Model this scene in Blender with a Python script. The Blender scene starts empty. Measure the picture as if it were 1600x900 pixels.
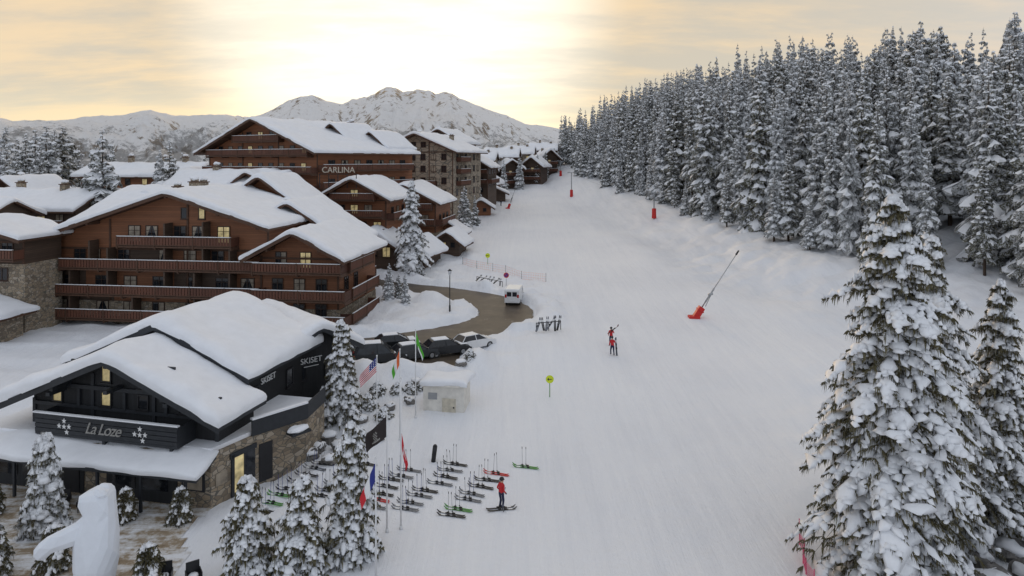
import bpy, math, random
import numpy as np
from mathutils import Vector, Matrix, noise
RND=random.Random(11)
scene=bpy.context.scene
COL=scene.collection
sin,cos,pi,rad=math.sin,math.cos,math.pi,math.radians

# ------------------------------------------------------------------ materials
def nmat(name):
    m=bpy.data.materials.new(name); m.use_nodes=True
    nt=m.node_tree; b=nt.nodes["Principled BSDF"]
    return m,nt,b
def N(nt,t,**k):
    n=nt.nodes.new(t)
    for a,v in k.items(): setattr(n,a,v)
    return n
def ramp(nt,fac,stops):
    r=N(nt,"ShaderNodeValToRGB"); e=r.color_ramp.elements
    e[0].position=stops[0][0]; e[0].color=(*stops[0][1],1)
    e[1].position=stops[-1][0]; e[1].color=(*stops[-1][1],1)
    for p,c in stops[1:-1]:
        x=e.new(p); x.color=(*c,1)
    nt.links.new(fac,r.inputs[0]); return r
def coords(nt,scale=(1,1,1),kind="Object"):
    tc=N(nt,"ShaderNodeTexCoord"); mp=N(nt,"ShaderNodeMapping")
    mp.inputs["Scale"].default_value=scale
    nt.links.new(tc.outputs[kind],mp.inputs[0]); return mp.outputs[0]
def noi(nt,vec,scale,detail=4,rough=.55):
    n=N(nt,"ShaderNodeTexNoise"); n.inputs["Scale"].default_value=scale
    n.inputs["Detail"].default_value=detail; n.inputs["Roughness"].default_value=rough
    nt.links.new(vec,n.inputs["Vector"]); return n.outputs["Fac"]
def mathn(nt,op,a,b=None,c=None,clamp=False):
    n=N(nt,"ShaderNodeMath",operation=op); n.use_clamp=clamp
    for i,x in enumerate((a,b,c)):
        if x is None: continue
        if isinstance(x,(int,float)): n.inputs[i].default_value=x
        else: nt.links.new(x,n.inputs[i])
    return n.outputs[0]
def bump(nt,b,h,strength=.3,dist=.1):
    n=N(nt,"ShaderNodeBump"); n.inputs["Strength"].default_value=strength; n.inputs["Distance"].default_value=dist
    nt.links.new(h,n.inputs["Height"]); nt.links.new(n.outputs[0],b.inputs["Normal"])
def mixc(nt,f,a,c):
    n=N(nt,"ShaderNodeMix",data_type="RGBA")
    if isinstance(f,(int,float)): n.inputs[0].default_value=f
    else: nt.links.new(f,n.inputs[0])
    for i,x in ((6,a),(7,c)):
        if isinstance(x,tuple): n.inputs[i].default_value=(*x[:3],1)
        else: nt.links.new(x,n.inputs[i])
    return n.outputs[2]
def simple(name,col,rough=.7,amt=.18,scale=3.0,metal=0,emis=0,bmp=0,kind="Object"):
    m,nt,b=nmat(name)
    v=coords(nt,kind=kind); f=noi(nt,v,scale,3)
    lo=tuple(c*(1-amt) for c in col); hi=tuple(min(1,c*(1+amt)) for c in col)
    r=ramp(nt,f,[(.3,lo),(.7,hi)])
    nt.links.new(r.outputs[0],b.inputs["Base Color"])
    b.inputs["Roughness"].default_value=rough; b.inputs["Metallic"].default_value=metal
    if emis:
        nt.links.new(r.outputs[0],b.inputs["Emission Color"]); b.inputs["Emission Strength"].default_value=emis
    if bmp: bump(nt,b,f,.5,bmp)
    return m
def needles(name,col,frost=.5,thr=.55):
    m,nt,b=nmat(name); v=coords(nt); f=noi(nt,v,1.6,3); g=noi(nt,v,7,2,.6)
    oi=N(nt,"ShaderNodeObjectInfo"); k=mathn(nt,"MULTIPLY",mathn(nt,"SUBTRACT",oi.outputs["Random"],.5),.14)
    r=ramp(nt,f,[(.3,tuple(c*.55 for c in col)),(.7,tuple(c*1.5 for c in col))])
    mk=N(nt,"ShaderNodeMapRange"); nt.links.new(mathn(nt,"ADD",g,k),mk.inputs[0]); mk.inputs[1].default_value=thr; mk.inputs[2].default_value=thr+.12
    c=mixc(nt,mathn(nt,"MULTIPLY",mk.outputs[0],frost),r.outputs[0],(.64,.66,.69))
    nt.links.new(c,b.inputs["Base Color"]); b.inputs["Roughness"].default_value=.9; b.inputs["Specular IOR Level"].default_value=.15
    return m
def wood(name,col,axis=2,freq=5.0,rough=.7,var=.35):
    m,nt,b=nmat(name)
    v=coords(nt)
    sp=N(nt,"ShaderNodeSeparateXYZ"); nt.links.new(v,sp.inputs[0])
    t=mathn(nt,"MULTIPLY",sp.outputs[axis],freq)
    fr=mathn(nt,"FRACT",t); gap=mathn(nt,"LESS_THAN",fr,.12)
    fl=mathn(nt,"FLOOR",t)
    wn=N(nt,"ShaderNodeTexWhiteNoise",noise_dimensions="1D"); nt.links.new(fl,wn.inputs["W"])
    st=(1,1,12) if axis==2 else (12,12,1)
    v2=coords(nt,scale=st); f=noi(nt,v2,.6,5,.7); big=noi(nt,v,.22,3)
    f2=mathn(nt,"ADD",mathn(nt,"MULTIPLY",f,.5),mathn(nt,"MULTIPLY",wn.outputs[0],.2)); f2=mathn(nt,"ADD",f2,mathn(nt,"MULTIPLY",big,.3))
    r=ramp(nt,f2,[(.25,tuple(c*(1-var) for c in col)),(.75,tuple(c*(1+var) for c in col))])
    c=mixc(nt,mathn(nt,"MULTIPLY",gap,.6),r.outputs[0],tuple(x*.3 for x in col))
    nt.links.new(c,b.inputs["Base Color"]); b.inputs["Roughness"].default_value=rough
    bump(nt,b,mathn(nt,"SUBTRACT",1.0,gap),.3,.02)
    return m
def stone(name,cols,scale=2.2):
    m,nt,b=nmat(name); v=coords(nt,(1,1,1.7))
    vo=N(nt,"ShaderNodeTexVoronoi"); vo.inputs["Scale"].default_value=scale; nt.links.new(v,vo.inputs["Vector"])
    ve=N(nt,"ShaderNodeTexVoronoi",feature="DISTANCE_TO_EDGE"); ve.inputs["Scale"].default_value=scale; nt.links.new(v,ve.inputs["Vector"])
    sp=N(nt,"ShaderNodeSeparateColor"); nt.links.new(vo.outputs["Color"],sp.inputs[0])
    r=ramp(nt,sp.outputs[0],[(0,cols[0]),(.5,cols[1]),(1,cols[2])])
    edge=mathn(nt,"LESS_THAN",ve.outputs[0],.05)
    c=mixc(nt,edge,r.outputs[0],(.13,.12,.1))
    nt.links.new(c,b.inputs["Base Color"]); b.inputs["Roughness"].default_value=.9
    bump(nt,b,ve.outputs[0],.6,.1); return m
def snowmat(name,col=(.85,.86,.885),s=1.2,bs=.3,bd=.15):
    m,nt,b=nmat(name); v=coords(nt,kind="Object")
    f=noi(nt,v,s,6,.6)
    r=ramp(nt,f,[(.3,tuple(c*.93 for c in col)),(.7,col)])
    nt.links.new(r.outputs[0],b.inputs["Base Color"]); b.inputs["Roughness"].default_value=.65
    b.inputs["Specular IOR Level"].default_value=.25
    bump(nt,b,f,bs,bd); return m

SNOW=snowmat("snow"); SNOWT=snowmat("snow_on_branches",(.86,.87,.89),3)
BROWN=wood("brown_larch_boards",(.23,.093,.042)); BROWN2=wood("reddish_larch_boards",(.25,.098,.043))
BROWN3=wood("dark_brown_boards",(.08,.05,.033))
RAIL=wood("brown_rail_slats",(.12,.045,.025),axis=0,freq=6)
BLACKW=wood("black_boards",(.016,.017,.019),axis=0,freq=5)
BLACKR=simple("black_painted_timber",(.022,.025,.03),.6)
DKWOOD=simple("dark_roof_timber",(.085,.042,.024),.75)
STONE=stone("rubble_stone",[(.17,.135,.10),(.32,.25,.17),(.4,.34,.27)])
GREYST=stone("tan_render_and_stone",[(.27,.22,.165),(.33,.27,.205),(.36,.3,.23)],.7)
FRAME=simple("window_frame_timber",(.05,.025,.015),.6)
FRAMEB=simple("window_frame_black",(.015,.015,.017),.5)
def glassm(name,col,emis=0,rough=.08):
    m=simple(name,col,rough,.5,1.3,emis=emis); return m
GLASS=glassm("dark_window_glass",(.02,.022,.026)); WARM=glassm("lit_window_glass",(.62,.5,.25),.28,.3)
CURT=glassm("curtained_window_glass",(.30,.25,.19),0,.35)
BARK=simple("spruce_bark",(.06,.04,.028),.95,.4,8)
NEED=needles("spruce_needles",(.085,.080,.052),.72,.44)
NEEDH=needles("spruce_needles_olive",(.105,.092,.05),.5,.51)
ROCK=simple("grey_rock",(.16,.15,.14),.9,.5,2.5,bmp=.2)
CONC=simple("pale_render",(.70,.67,.61),.85,.12,2)
METAL=simple("galvanised_steel",(.35,.36,.37),.4,.1,metal=.6)
POLEW=simple("white_flag_pole",(.72,.72,.72),.4,.06)
BLACK=simple("black_plastic",(.012,.012,.014),.5)
RUBBER=simple("tyre_rubber",(.015,.015,.015),.85)
RED=simple("red_padding",(.55,.018,.014),.55); YEL=simple("yellow_sign_paint",(.62,.72,.02),.5,.08)
WHITEP=simple("white_paint",(.75,.75,.74),.4,.05); GREENP=simple("green_paint",(.06,.26,.04),.5,.1)
NAVY=simple("navy_fabric",(.012,.016,.05),.8); REDF=simple("red_fabric",(.5,.015,.02),.75)
SKIN=simple("skin",(.5,.28,.19),.6,.08); ORANGE=simple("orange_paint",(.8,.18,.03),.5)
BLUEF=simple("blue_fabric",(.02,.04,.22),.7); PINK=simple("pink_net",(.7,.1,.2),.7)
TAIL=simple("red_tail_lamp",(.4,.01,.01),.2); LAMP=simple("clear_head_lamp",(.7,.72,.75),.15)
SIGNM=simple("grey_metal_letters",(.30,.29,.27),.5)

def groundmat():
    m,nt,b=nmat("groomed_snow")
    v=coords(nt)
    big=noi(nt,v,.05,4,.55)
    tr=noi(nt,coords(nt,(1.3,.03,1)),1.2,6,.78)   # ski tracks down the fall line
    f=mathn(nt,"ADD",mathn(nt,"MULTIPLY",big,.55),mathn(nt,"MULTIPLY",tr,.45))
    r=ramp(nt,f,[(.36,(.75,.765,.80)),(.5,(.82,.83,.855)),(.64,(.87,.875,.885))])
    nt.links.new(r.outputs[0],b.inputs["Base Color"]); b.inputs["Roughness"].default_value=.6
    b.inputs["Specular IOR Level"].default_value=.25
    h=mathn(nt,"ADD",mathn(nt,"MULTIPLY",noi(nt,v,.8,9,.68),.75),mathn(nt,"MULTIPLY",tr,.55))
    bump(nt,b,h,.65,.3); return m
GROUND=groundmat()
def roadmat():
    m,nt,b=nmat("wet_sanded_asphalt"); v=coords(nt)
    f=noi(nt,v,.5,6,.65)
    r=ramp(nt,f,[(.3,(.05,.037,.026)),(.55,(.085,.064,.044)),(.75,(.15,.12,.09))])
    sn=mathn(nt,"GREATER_THAN",noi(nt,v,.9,6,.75),.66)
    c=mixc(nt,sn,r.outputs[0],(.34,.31,.28)); nt.links.new(c,b.inputs["Base Color"])
    b.inputs["Roughness"].default_value=.5; bump(nt,b,f,.3,.03); return m
ROAD=roadmat()
def plazamat():
    m,nt,b=nmat("trodden_snow_and_grit"); 
    tc=N(nt,"ShaderNodeTexCoord"); mp=N(nt,"ShaderNodeMapping"); mp.inputs["Rotation"].default_value=(0,0,rad(14)); mp.inputs["Scale"].default_value=(.14,.8,1)
    nt.links.new(tc.outputs["Object"],mp.inputs[0])
    f=noi(nt,mp.outputs[0],1.0,6,.65); v=coords(nt); g=noi(nt,v,2.5,5,.7)
    s=mathn(nt,"ADD",mathn(nt,"MULTIPLY",f,.7),mathn(nt,"MULTIPLY",g,.3))
    r=ramp(nt,s,[(.38,(.20,.145,.085)),(.46,(.31,.24,.16)),(.51,(.55,.52,.48)),(.58,(.76,.77,.79))])
    nt.links.new(r.outputs[0],b.inputs["Base Color"]); b.inputs["Roughness"].default_value=.75
    bump(nt,b,g,.5,.08); return m
PLAZA=plazamat()
def mountmat():
    m,nt,b=nmat("snowy_mountain"); 
    geo=N(nt,"ShaderNodeNewGeometry"); sp=N(nt,"ShaderNodeSeparateXYZ"); nt.links.new(geo.outputs["Normal"],sp.inputs[0])
    pz=N(nt,"ShaderNodeSeparateXYZ"); v=coords(nt); nt.links.new(v,pz.inputs[0])
    n1=noi(nt,v,.012,8,.7); n2=noi(nt,coords(nt,(1,1,.35)),.035,6,.75)
    steep=mathn(nt,"SUBTRACT",1.0,sp.outputs[2])
    hi=N(nt,"ShaderNodeMapRange"); nt.links.new(pz.outputs[2],hi.inputs[0]); hi.inputs[1].default_value=230; hi.inputs[2].default_value=430
    s=mathn(nt,"ADD",mathn(nt,"MULTIPLY",steep,.65),mathn(nt,"MULTIPLY",n2,.85)); s=mathn(nt,"ADD",s,mathn(nt,"MULTIPLY",n1,.4))
    s=mathn(nt,"ADD",s,mathn(nt,"MULTIPLY",hi.outputs[0],.07))
    rk=N(nt,"ShaderNodeMapRange"); nt.links.new(s,rk.inputs[0]); rk.inputs[1].default_value=.77; rk.inputs[2].default_value=.85
    rockc=ramp(nt,n1,[(.35,(.24,.2,.17)),(.65,(.4,.32,.23))])
    sungold=N(nt,"ShaderNodeMapRange"); nt.links.new(pz.outputs[2],sungold.inputs[0]); sungold.inputs[1].default_value=350; sungold.inputs[2].default_value=430
    rc=mixc(nt,sungold.outputs[0],rockc.outputs[0],(.68,.45,.2))  # sunlight on the high peaks painted into the rock colour, by height
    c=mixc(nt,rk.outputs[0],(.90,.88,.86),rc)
    lo=N(nt,"ShaderNodeMapRange"); nt.links.new(pz.outputs[2],lo.inputs[0]); lo.inputs[1].default_value=190; lo.inputs[2].default_value=20
    fn=noi(nt,v,.05,6,.8); fb=noi(nt,v,.006,4,.6)
    ff=mathn(nt,"ADD",mathn(nt,"MULTIPLY",fn,.6),mathn(nt,"MULTIPLY",fb,.5)); ff=mathn(nt,"ADD",ff,mathn(nt,"MULTIPLY",lo.outputs[0],.16))
    fm=N(nt,"ShaderNodeMapRange"); nt.links.new(ff,fm.inputs[0]); fm.inputs[1].default_value=.62; fm.inputs[2].default_value=.7
    fmm=mathn(nt,"MULTIPLY",fm.outputs[0],mathn(nt,"GREATER_THAN",lo.outputs[0],.001))
    c=mixc(nt,mathn(nt,"MULTIPLY",fmm,.7),c,(.19,.18,.17))
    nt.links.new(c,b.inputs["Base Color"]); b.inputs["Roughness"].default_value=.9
    b.inputs["Specular IOR Level"].default_value=.1
    bump(nt,b,n2,1.0,18); return m
MOUNT=mountmat()

# ------------------------------------------------------------------ mesh helpers
class MB:
    def __init__(s): s.v=[]; s.f=[]; s.m=[]
    def add(s,vs,fs,m=0):
        o=len(s.v); s.v+= [tuple(p) for p in vs]
        for f in fs: s.f.append(tuple(i+o for i in f)); s.m.append(m)
    def box(s,x0,x1,y0,y1,z0,z1,m=0,T=None):
        vs=[(x,y,z) for z in (z0,z1) for y in (y0,y1) for x in (x0,x1)]
        if T: vs=[T@Vector(p) for p in vs]
        s.add(vs,[(0,2,3,1),(4,5,7,6),(0,1,5,4),(2,6,7,3),(0,4,6,2),(1,3,7,5)],m)
    def tube(s,a,b,r0,r1=None,n=8,m=0,caps=True):
        a=Vector(a); b=Vector(b); r1=r0 if r1 is None else r1
        d=(b-a).normalized(); u=d.orthogonal().normalized(); w=d.cross(u)
        vs=[a+(u*cos(2*pi*i/n)+w*sin(2*pi*i/n))*r0 for i in range(n)]+[b+(u*cos(2*pi*i/n)+w*sin(2*pi*i/n))*r1 for i in range(n)]
        fs=[(i,(i+1)%n,n+(i+1)%n,n+i) for i in range(n)]
        if caps: fs+=[tuple(range(n-1,-1,-1)),tuple(range(n,2*n))]
        s.add(vs,fs,m)
    def prism(s,pts,z0,z1,m=0):
        n=len(pts); vs=[(x,y,z0) for x,y in pts]+[(x,y,z1) for x,y in pts]
        s.add(vs,[(i,(i+1)%n,n+(i+1)%n,n+i) for i in range(n)]+[tuple(range(n-1,-1,-1)),tuple(range(n,2*n))],m)
    def ext(s,prof,x0,x1,m=0):
        n=len(prof); vs=[(x0,y,z) for y,z in prof]+[(x1,y,z) for y,z in prof]
        s.add(vs,[(i,(i+1)%n,n+(i+1)%n,n+i) for i in range(n)]+[tuple(range(n-1,-1,-1)),tuple(range(n,2*n))],m)
    def blob(s,c,r,m=0,seed=0,amp=.2,seg=10,rings=6):
        c=Vector(c); vs=[]
        for j in range(rings+1):
            th=pi*j/rings
            for i in range(seg):
                ph=2*pi*i/seg; d=Vector((sin(th)*cos(ph),sin(th)*sin(ph),cos(th)))
                k=1+amp*noise.noise(d*1.6+Vector((seed*3.1,seed,0)))*2
                vs.append(c+Vector((d.x*r[0]*k,d.y*r[1]*k,d.z*r[2]*k)))
        fs=[(j*seg+i,j*seg+(i+1)%seg,(j+1)*seg+(i+1)%seg,(j+1)*seg+i)[::-1] for j in range(rings) for i in range(seg)]
        s.add(vs,fs,m)
    def mesh(s,name,mats,smooth=False):
        me=bpy.data.meshes.new(name); me.from_pydata(s.v,[],s.f)
        for m in mats: me.materials.append(m)
        me.polygons.foreach_set("material_index",s.m)
        if smooth: me.polygons.foreach_set("use_smooth",[True]*len(s.f))
        me.update(); return me
def obj(name,me,parent=None,loc=(0,0,0),rot=(0,0,0)):
    o=bpy.data.objects.new(name,me); COL.objects.link(o)
    o.location=loc; o.rotation_euler=rot
    if parent: o.parent=parent
    return o
def tag(o,label,cat,group=None):
    o["label"]=label; o["category"]=cat
    if group: o["group"]=group
    return o
def thing(name,label,cat,loc,rz=0,group=None):
    return tag(obj(name,None,None,loc,(0,0,rz)),label,cat,group)
def structure(name,me):
    o=obj(name,me); o["kind"]="structure"; return o
def copy_thing(src,loc,rz=0,sc=1,label=None):
    o=src.copy(); COL.objects.link(o); o.location=loc; o.rotation_euler=(0,0,rz); o.scale=(sc,)*3 if isinstance(sc,(int,float)) else sc
    if label: o["label"]=label
    for c in src.children:
        k=c.copy(); COL.objects.link(k); k.parent=o
        for cc in c.children:
            q=cc.copy(); COL.objects.link(q); q.parent=k
    return o
def evalmesh(me,mods,name):
    o=bpy.data.objects.new("tmp",me); COL.objects.link(o)
    for f in mods: f(o)
    bpy.context.view_layer.update()
    dg=bpy.context.evaluated_depsgraph_get()
    r=bpy.data.meshes.new_from_object(o.evaluated_get(dg)); r.name=name
    bpy.data.objects.remove(o); return r

# ------------------------------------------------------------------ terrain
def lerp(x,xs,ys): return float(np.interp(x,xs,ys))
def cinterp(xs,ys):
    fx=np.arange(xs[0],xs[-1]+1,1.0); fy=np.interp(fx,xs,ys)
    k=11; ker=np.ones(k)/k; pad=np.pad(fy,(k//2,k//2),mode="edge")
    fy2=np.convolve(pad,ker,"valid")
    return lambda x: float(np.interp(x,fx,fy2))
zp=cinterp([-60,20,36,64,84,120,187,250,300,340,420,600,3000],[-3,-.6,0,1.3,2.2,3.6,6.2,10.8,15.6,17,13,0,-120])
def zl(y): return lerp(y,[-60,30,48.5,57,75,100,125,170,220,300,400,600,3000],[-.5,-.3,0,1.6,1.7,2.2,4.2,6.,9,13,6,-20,-160])
xl=cinterp([-60,36,50,56,62,75,85,100,120,165,230,300,3000],[-17,-15.5,-12,-7,-2,3.5,6.5,3,-7,-12,-10,-6,-6])
xe=cinterp([-60,50,75,95,130,190,220,290,330,3000],[60,60,54,45,42,35,31,22,22,30])
def ss(a,b,x):
    t=max(0,min(1,(x-a)/(b-a))); return t*t*(3-2*t)
def base(x,y):
    w=ss(-4,3,x-xl(y)); z=zl(y)*(1-w)+zp(y)*w
    s=x-xe(y)
    z+=4.3*ss(-17,0,s)
    if s>0 and y>-60:
        cap=45.0; e=s if s<cap-10 else cap-10+10*(1-math.exp(-(s-cap+10)/10))
        z+=e*lerp(y,[80,120,160,200,300],[.27,.30,.38,.48,.45])*min(1,(340+100-min(y,440))/100)
    if x<-75: z-=min(200,(-75-x)*.12)
    return z
def catmull(P,n=12):
    out=[]; P=[P[0]]+P+[P[-1]]
    for i in range(1,len(P)-2):
        a,b,c,d=[np.array(p) for p in P[i-1:i+3]]
        for k in range(n):
            t=k/n; out.append(tuple(.5*((2*b)+(c-a)*t+(2*a-5*b+4*c-d)*t*t+(3*b-3*c+d-a)*t**3)))
    out.append(tuple(P[-1])); return out
RC=catmull([(-34,63),(-24,64.2),(-15.7,66.4),(-10.2,69.4),(-5.4,72.6),(-1.9,76.5),(-.7,81.5),(-2.8,87.2),(-8.9,92.0),(-16.7,95.8),(-24,99.5),(-34,101)])
RCa=np.array(RC)
def droad(x,y):
    if y<52 or y>112 or x>12: return 99
    return float(np.sqrt(((RCa-np.array([x,y]))**2).sum(1).min()))
PARK=(-22,-5.2,60.8,66.5)
def dpark(x,y):
    dx=max(PARK[0]-x,0,x-PARK[1]); dy=max(PARK[2]-y,0,y-PARK[3]); return math.hypot(dx,dy)
def nz(x,y,s): return noise.noise(Vector((x*s,y*s,3.7)))
def height(x,y):
    z=base(x,y)
    if y>700 or y<-10: return z
    dr=droad(x,y)-2.9; dp=dpark(x,y); d=min(dr,dp)
    if d<.6: return z-.14
    s=x-xe(y); left=1-ss(-1,5,x-xl(y)); right=ss(-24,-10,s)
    rough=max(left*.9,right*.8)
    k=ss(.6,2,d)
    if x<-16 and y<44: rough*=.0 if x<-18 else .3
    z+=k*rough*(.45*nz(x,y,.35)+.28*nz(x,y,.9)+.12*nz(x,y,2.3))
    z+=right*(.5*abs(nz(x,y,.16))+.35*nz(x,y,.3))*ss(55,80,y)
    if dr<8 : z+=ss(.3,1.3,dr)*(1-ss(2.4,4.8,dr))*(.8+.6*nz(x,y,.6))*(1 if y>72 or x<-10 else .4)
    if 0<dp<7 and y<64: z+=ss(.3,1.3,dp)*(1-ss(2.2,4.6,dp))*(.9+.6*nz(x,y,.6))
    z+=.10*nz(x,y,.12)*(1-rough)+.03*nz(x,y,.6)*(1-rough)
    z+=.6*math.exp(-((s+20)/4)**2)*(.6+nz(x,y,.1))*ss(60,85,y)
    z+=.9*math.exp(-(((x-3.5)/3.5)**2+((y-66)/6)**2))
    z+=.8*math.exp(-(((x+15)/6)**2+((y-82)/6)**2))*k
    rr=ss(13,19,x-(y-36)*.35)*(1-ss(50,70,y)); z+=rr*(.5*nz(x,y,.3)+.25*nz(x,y,.9))
    return z
def on_ground(px,py):
    a=(px-800)/1067; b=-(py-250)/1067; y=12.0
    while y<420:
        if 20+b*y<base(a*y,y): break
        y+=.2
    return (a*y,y,height(a*y,y))
def G(x,y): return (x,y,height(x,y))

def axis(dense0,dense1,step,lo,hi):
    a=list(np.arange(dense0,dense1+.001,step)); s=step; x=dense1
    while x<hi: s*=1.22; x+=s; a.append(x)
    s=step; x=dense0; pre=[]
    while x>lo: s*=1.22; x-=s; pre.append(x)
    return pre[::-1]+a
XS=axis(-36,58,.5,-6000,6000); YS=list(axis(26,108,.55,-400,0)); YS=[y for y in YS if y<=108]
y=108; s=.6
while y<6000:
    s*=1.035 if y<400 else 1.25; y+=s; YS.append(y)
nx,ny=len(XS),len(YS)
gv=[(x,y,height(x,y)) for y in YS for x in XS]
gf=[(j*nx+i,j*nx+i+1,(j+1)*nx+i+1,(j+1)*nx+i) for j in range(ny-1) for i in range(nx-1)]
me=bpy.data.meshes.new("ground"); me.from_pydata(gv,[],gf); me.materials.append(GROUND)
me.polygons.foreach_set("use_smooth",[True]*len(gf)); structure("ground",me)

mb=MB(); vs=[]; K=7
for i,p in enumerate(RC):
    q=RC[min(i+1,len(RC)-1)]; o=RC[max(i-1,0)]
    t=Vector((q[0]-o[0],q[1]-o[1])).normalized(); n=Vector((t.y,-t.x))
    for k in range(K):
        w=(k/(K-1)-.5)*2*(3.2+.35*noise.noise(Vector((i*.35,k,0)))*(1 if k in(0,K-1) else 0))
        x,y=p[0]+n.x*w,p[1]+n.y*w; vs.append((x,y,base(x,y)+.02))
mb.add(vs,[(i*K+k,i*K+k+1,(i+1)*K+k+1,(i+1)*K+k) for i in range(len(RC)-1) for k in range(K-1)])
structure("road",mb.mesh("road",[ROAD],True))
mb=MB(); gx=np.linspace(PARK[0]-.3,PARK[1]+.3,24); gy=np.linspace(PARK[2]-.3,PARK[3],12)
mb.add([(x,y,base(x,y)-.01) for y in gy for x in gx],[(j*24+i,j*24+i+1,(j+1)*24+i+1,(j+1)*24+i) for j in range(11) for i in range(23)])
structure("parking_pavement",mb.mesh("parking",[ROAD],True))
mb=MB(); gx=np.linspace(-48,-16.5,80); gy=np.linspace(25,45,50)
def inplz(x,y): return y<39.2+(-17.3-x)*.2 and x< -17.2+.8*sin(y*.8)-max(0,(32-y))*.25
vs=[(x,y,height(x,y)+.03) for y in gy for x in gx]
mb.add(vs,[(j*80+i,j*80+i+1,(j+1)*80+i+1,(j+1)*80+i) for j in range(49) for i in range(79) if inplz(gx[i],gy[j])])
structure("plaza_pavement",mb.mesh("plaza",[PLAZA],True))

# mountains (polar height field around the valley)
RIDGE=[(-900,200),(-500,185),(-200,178),(0,184),(20,189),(60,187),(110,187),(160,181),(200,177),(235,170),(255,177),(275,182),(300,181),(330,178),(380,181),(400,182),(425,171),(445,158),(470,149),(490,147),(510,157),(535,161),(550,153),(572,151),(584,146),(594,138),(604,133),(618,135),(630,143),(650,138),(672,141),(680,146),(700,144),(722,154),(760,169),(800,184),(830,195),(870,199),(900,204),(1000,212),(1400,214),(2200,205)]
def ridge_el(a):
    px=800+1067*math.tan(a); return (250-lerp(px,[r[0] for r in RIDGE],[r[1] for r in RIDGE]))/1067*cos(a)
na,nr=1000,90; vs=[]
for j in range(nr):
    r=700+(6200-700)*(j/(nr-1))**1.15
    for i in range(na):
        a=rad(-58)+rad(108)*i/(na-1); px=800+1067*math.tan(a)
        D=3900 if px>410 else 3400+500*ss(350,410,px)
        top=20+D*ridge_el(a)
        if r<D: t=(r-700)/(D-700); f=.35*t+.65*t**1.9
        else: f=max(0,1-((r-D)/2300))
        b=-130; z=b+(top-b)*f
        x,yy=r*sin(a),r*cos(a)
        p=Vector((x/600,yy/600,1.3))
        rg=1-abs(noise.fractal(p,.9,2.1,6))*1.6
        env=math.sin(pi*min(1,max(0,(r-700)/(D-700))))if r<D else 0
        z+=(rg-.55)*150*env*(.4+f)
        jag=noise.fractal(Vector((x/110,yy/110,4)),.9,2.2,5)
        z+=jag*(17 if (530<px<720) else 10)*f
        vs.append((x,yy,z))
me=bpy.data.meshes.new("mountain"); fs=[(j*na+i,j*na+i+1,(j+1)*na+i+1,(j+1)*na+i) for j in range(nr-1) for i in range(na-1)]
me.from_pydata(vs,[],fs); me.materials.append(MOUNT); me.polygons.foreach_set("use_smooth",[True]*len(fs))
structure("mountain",me)

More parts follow.
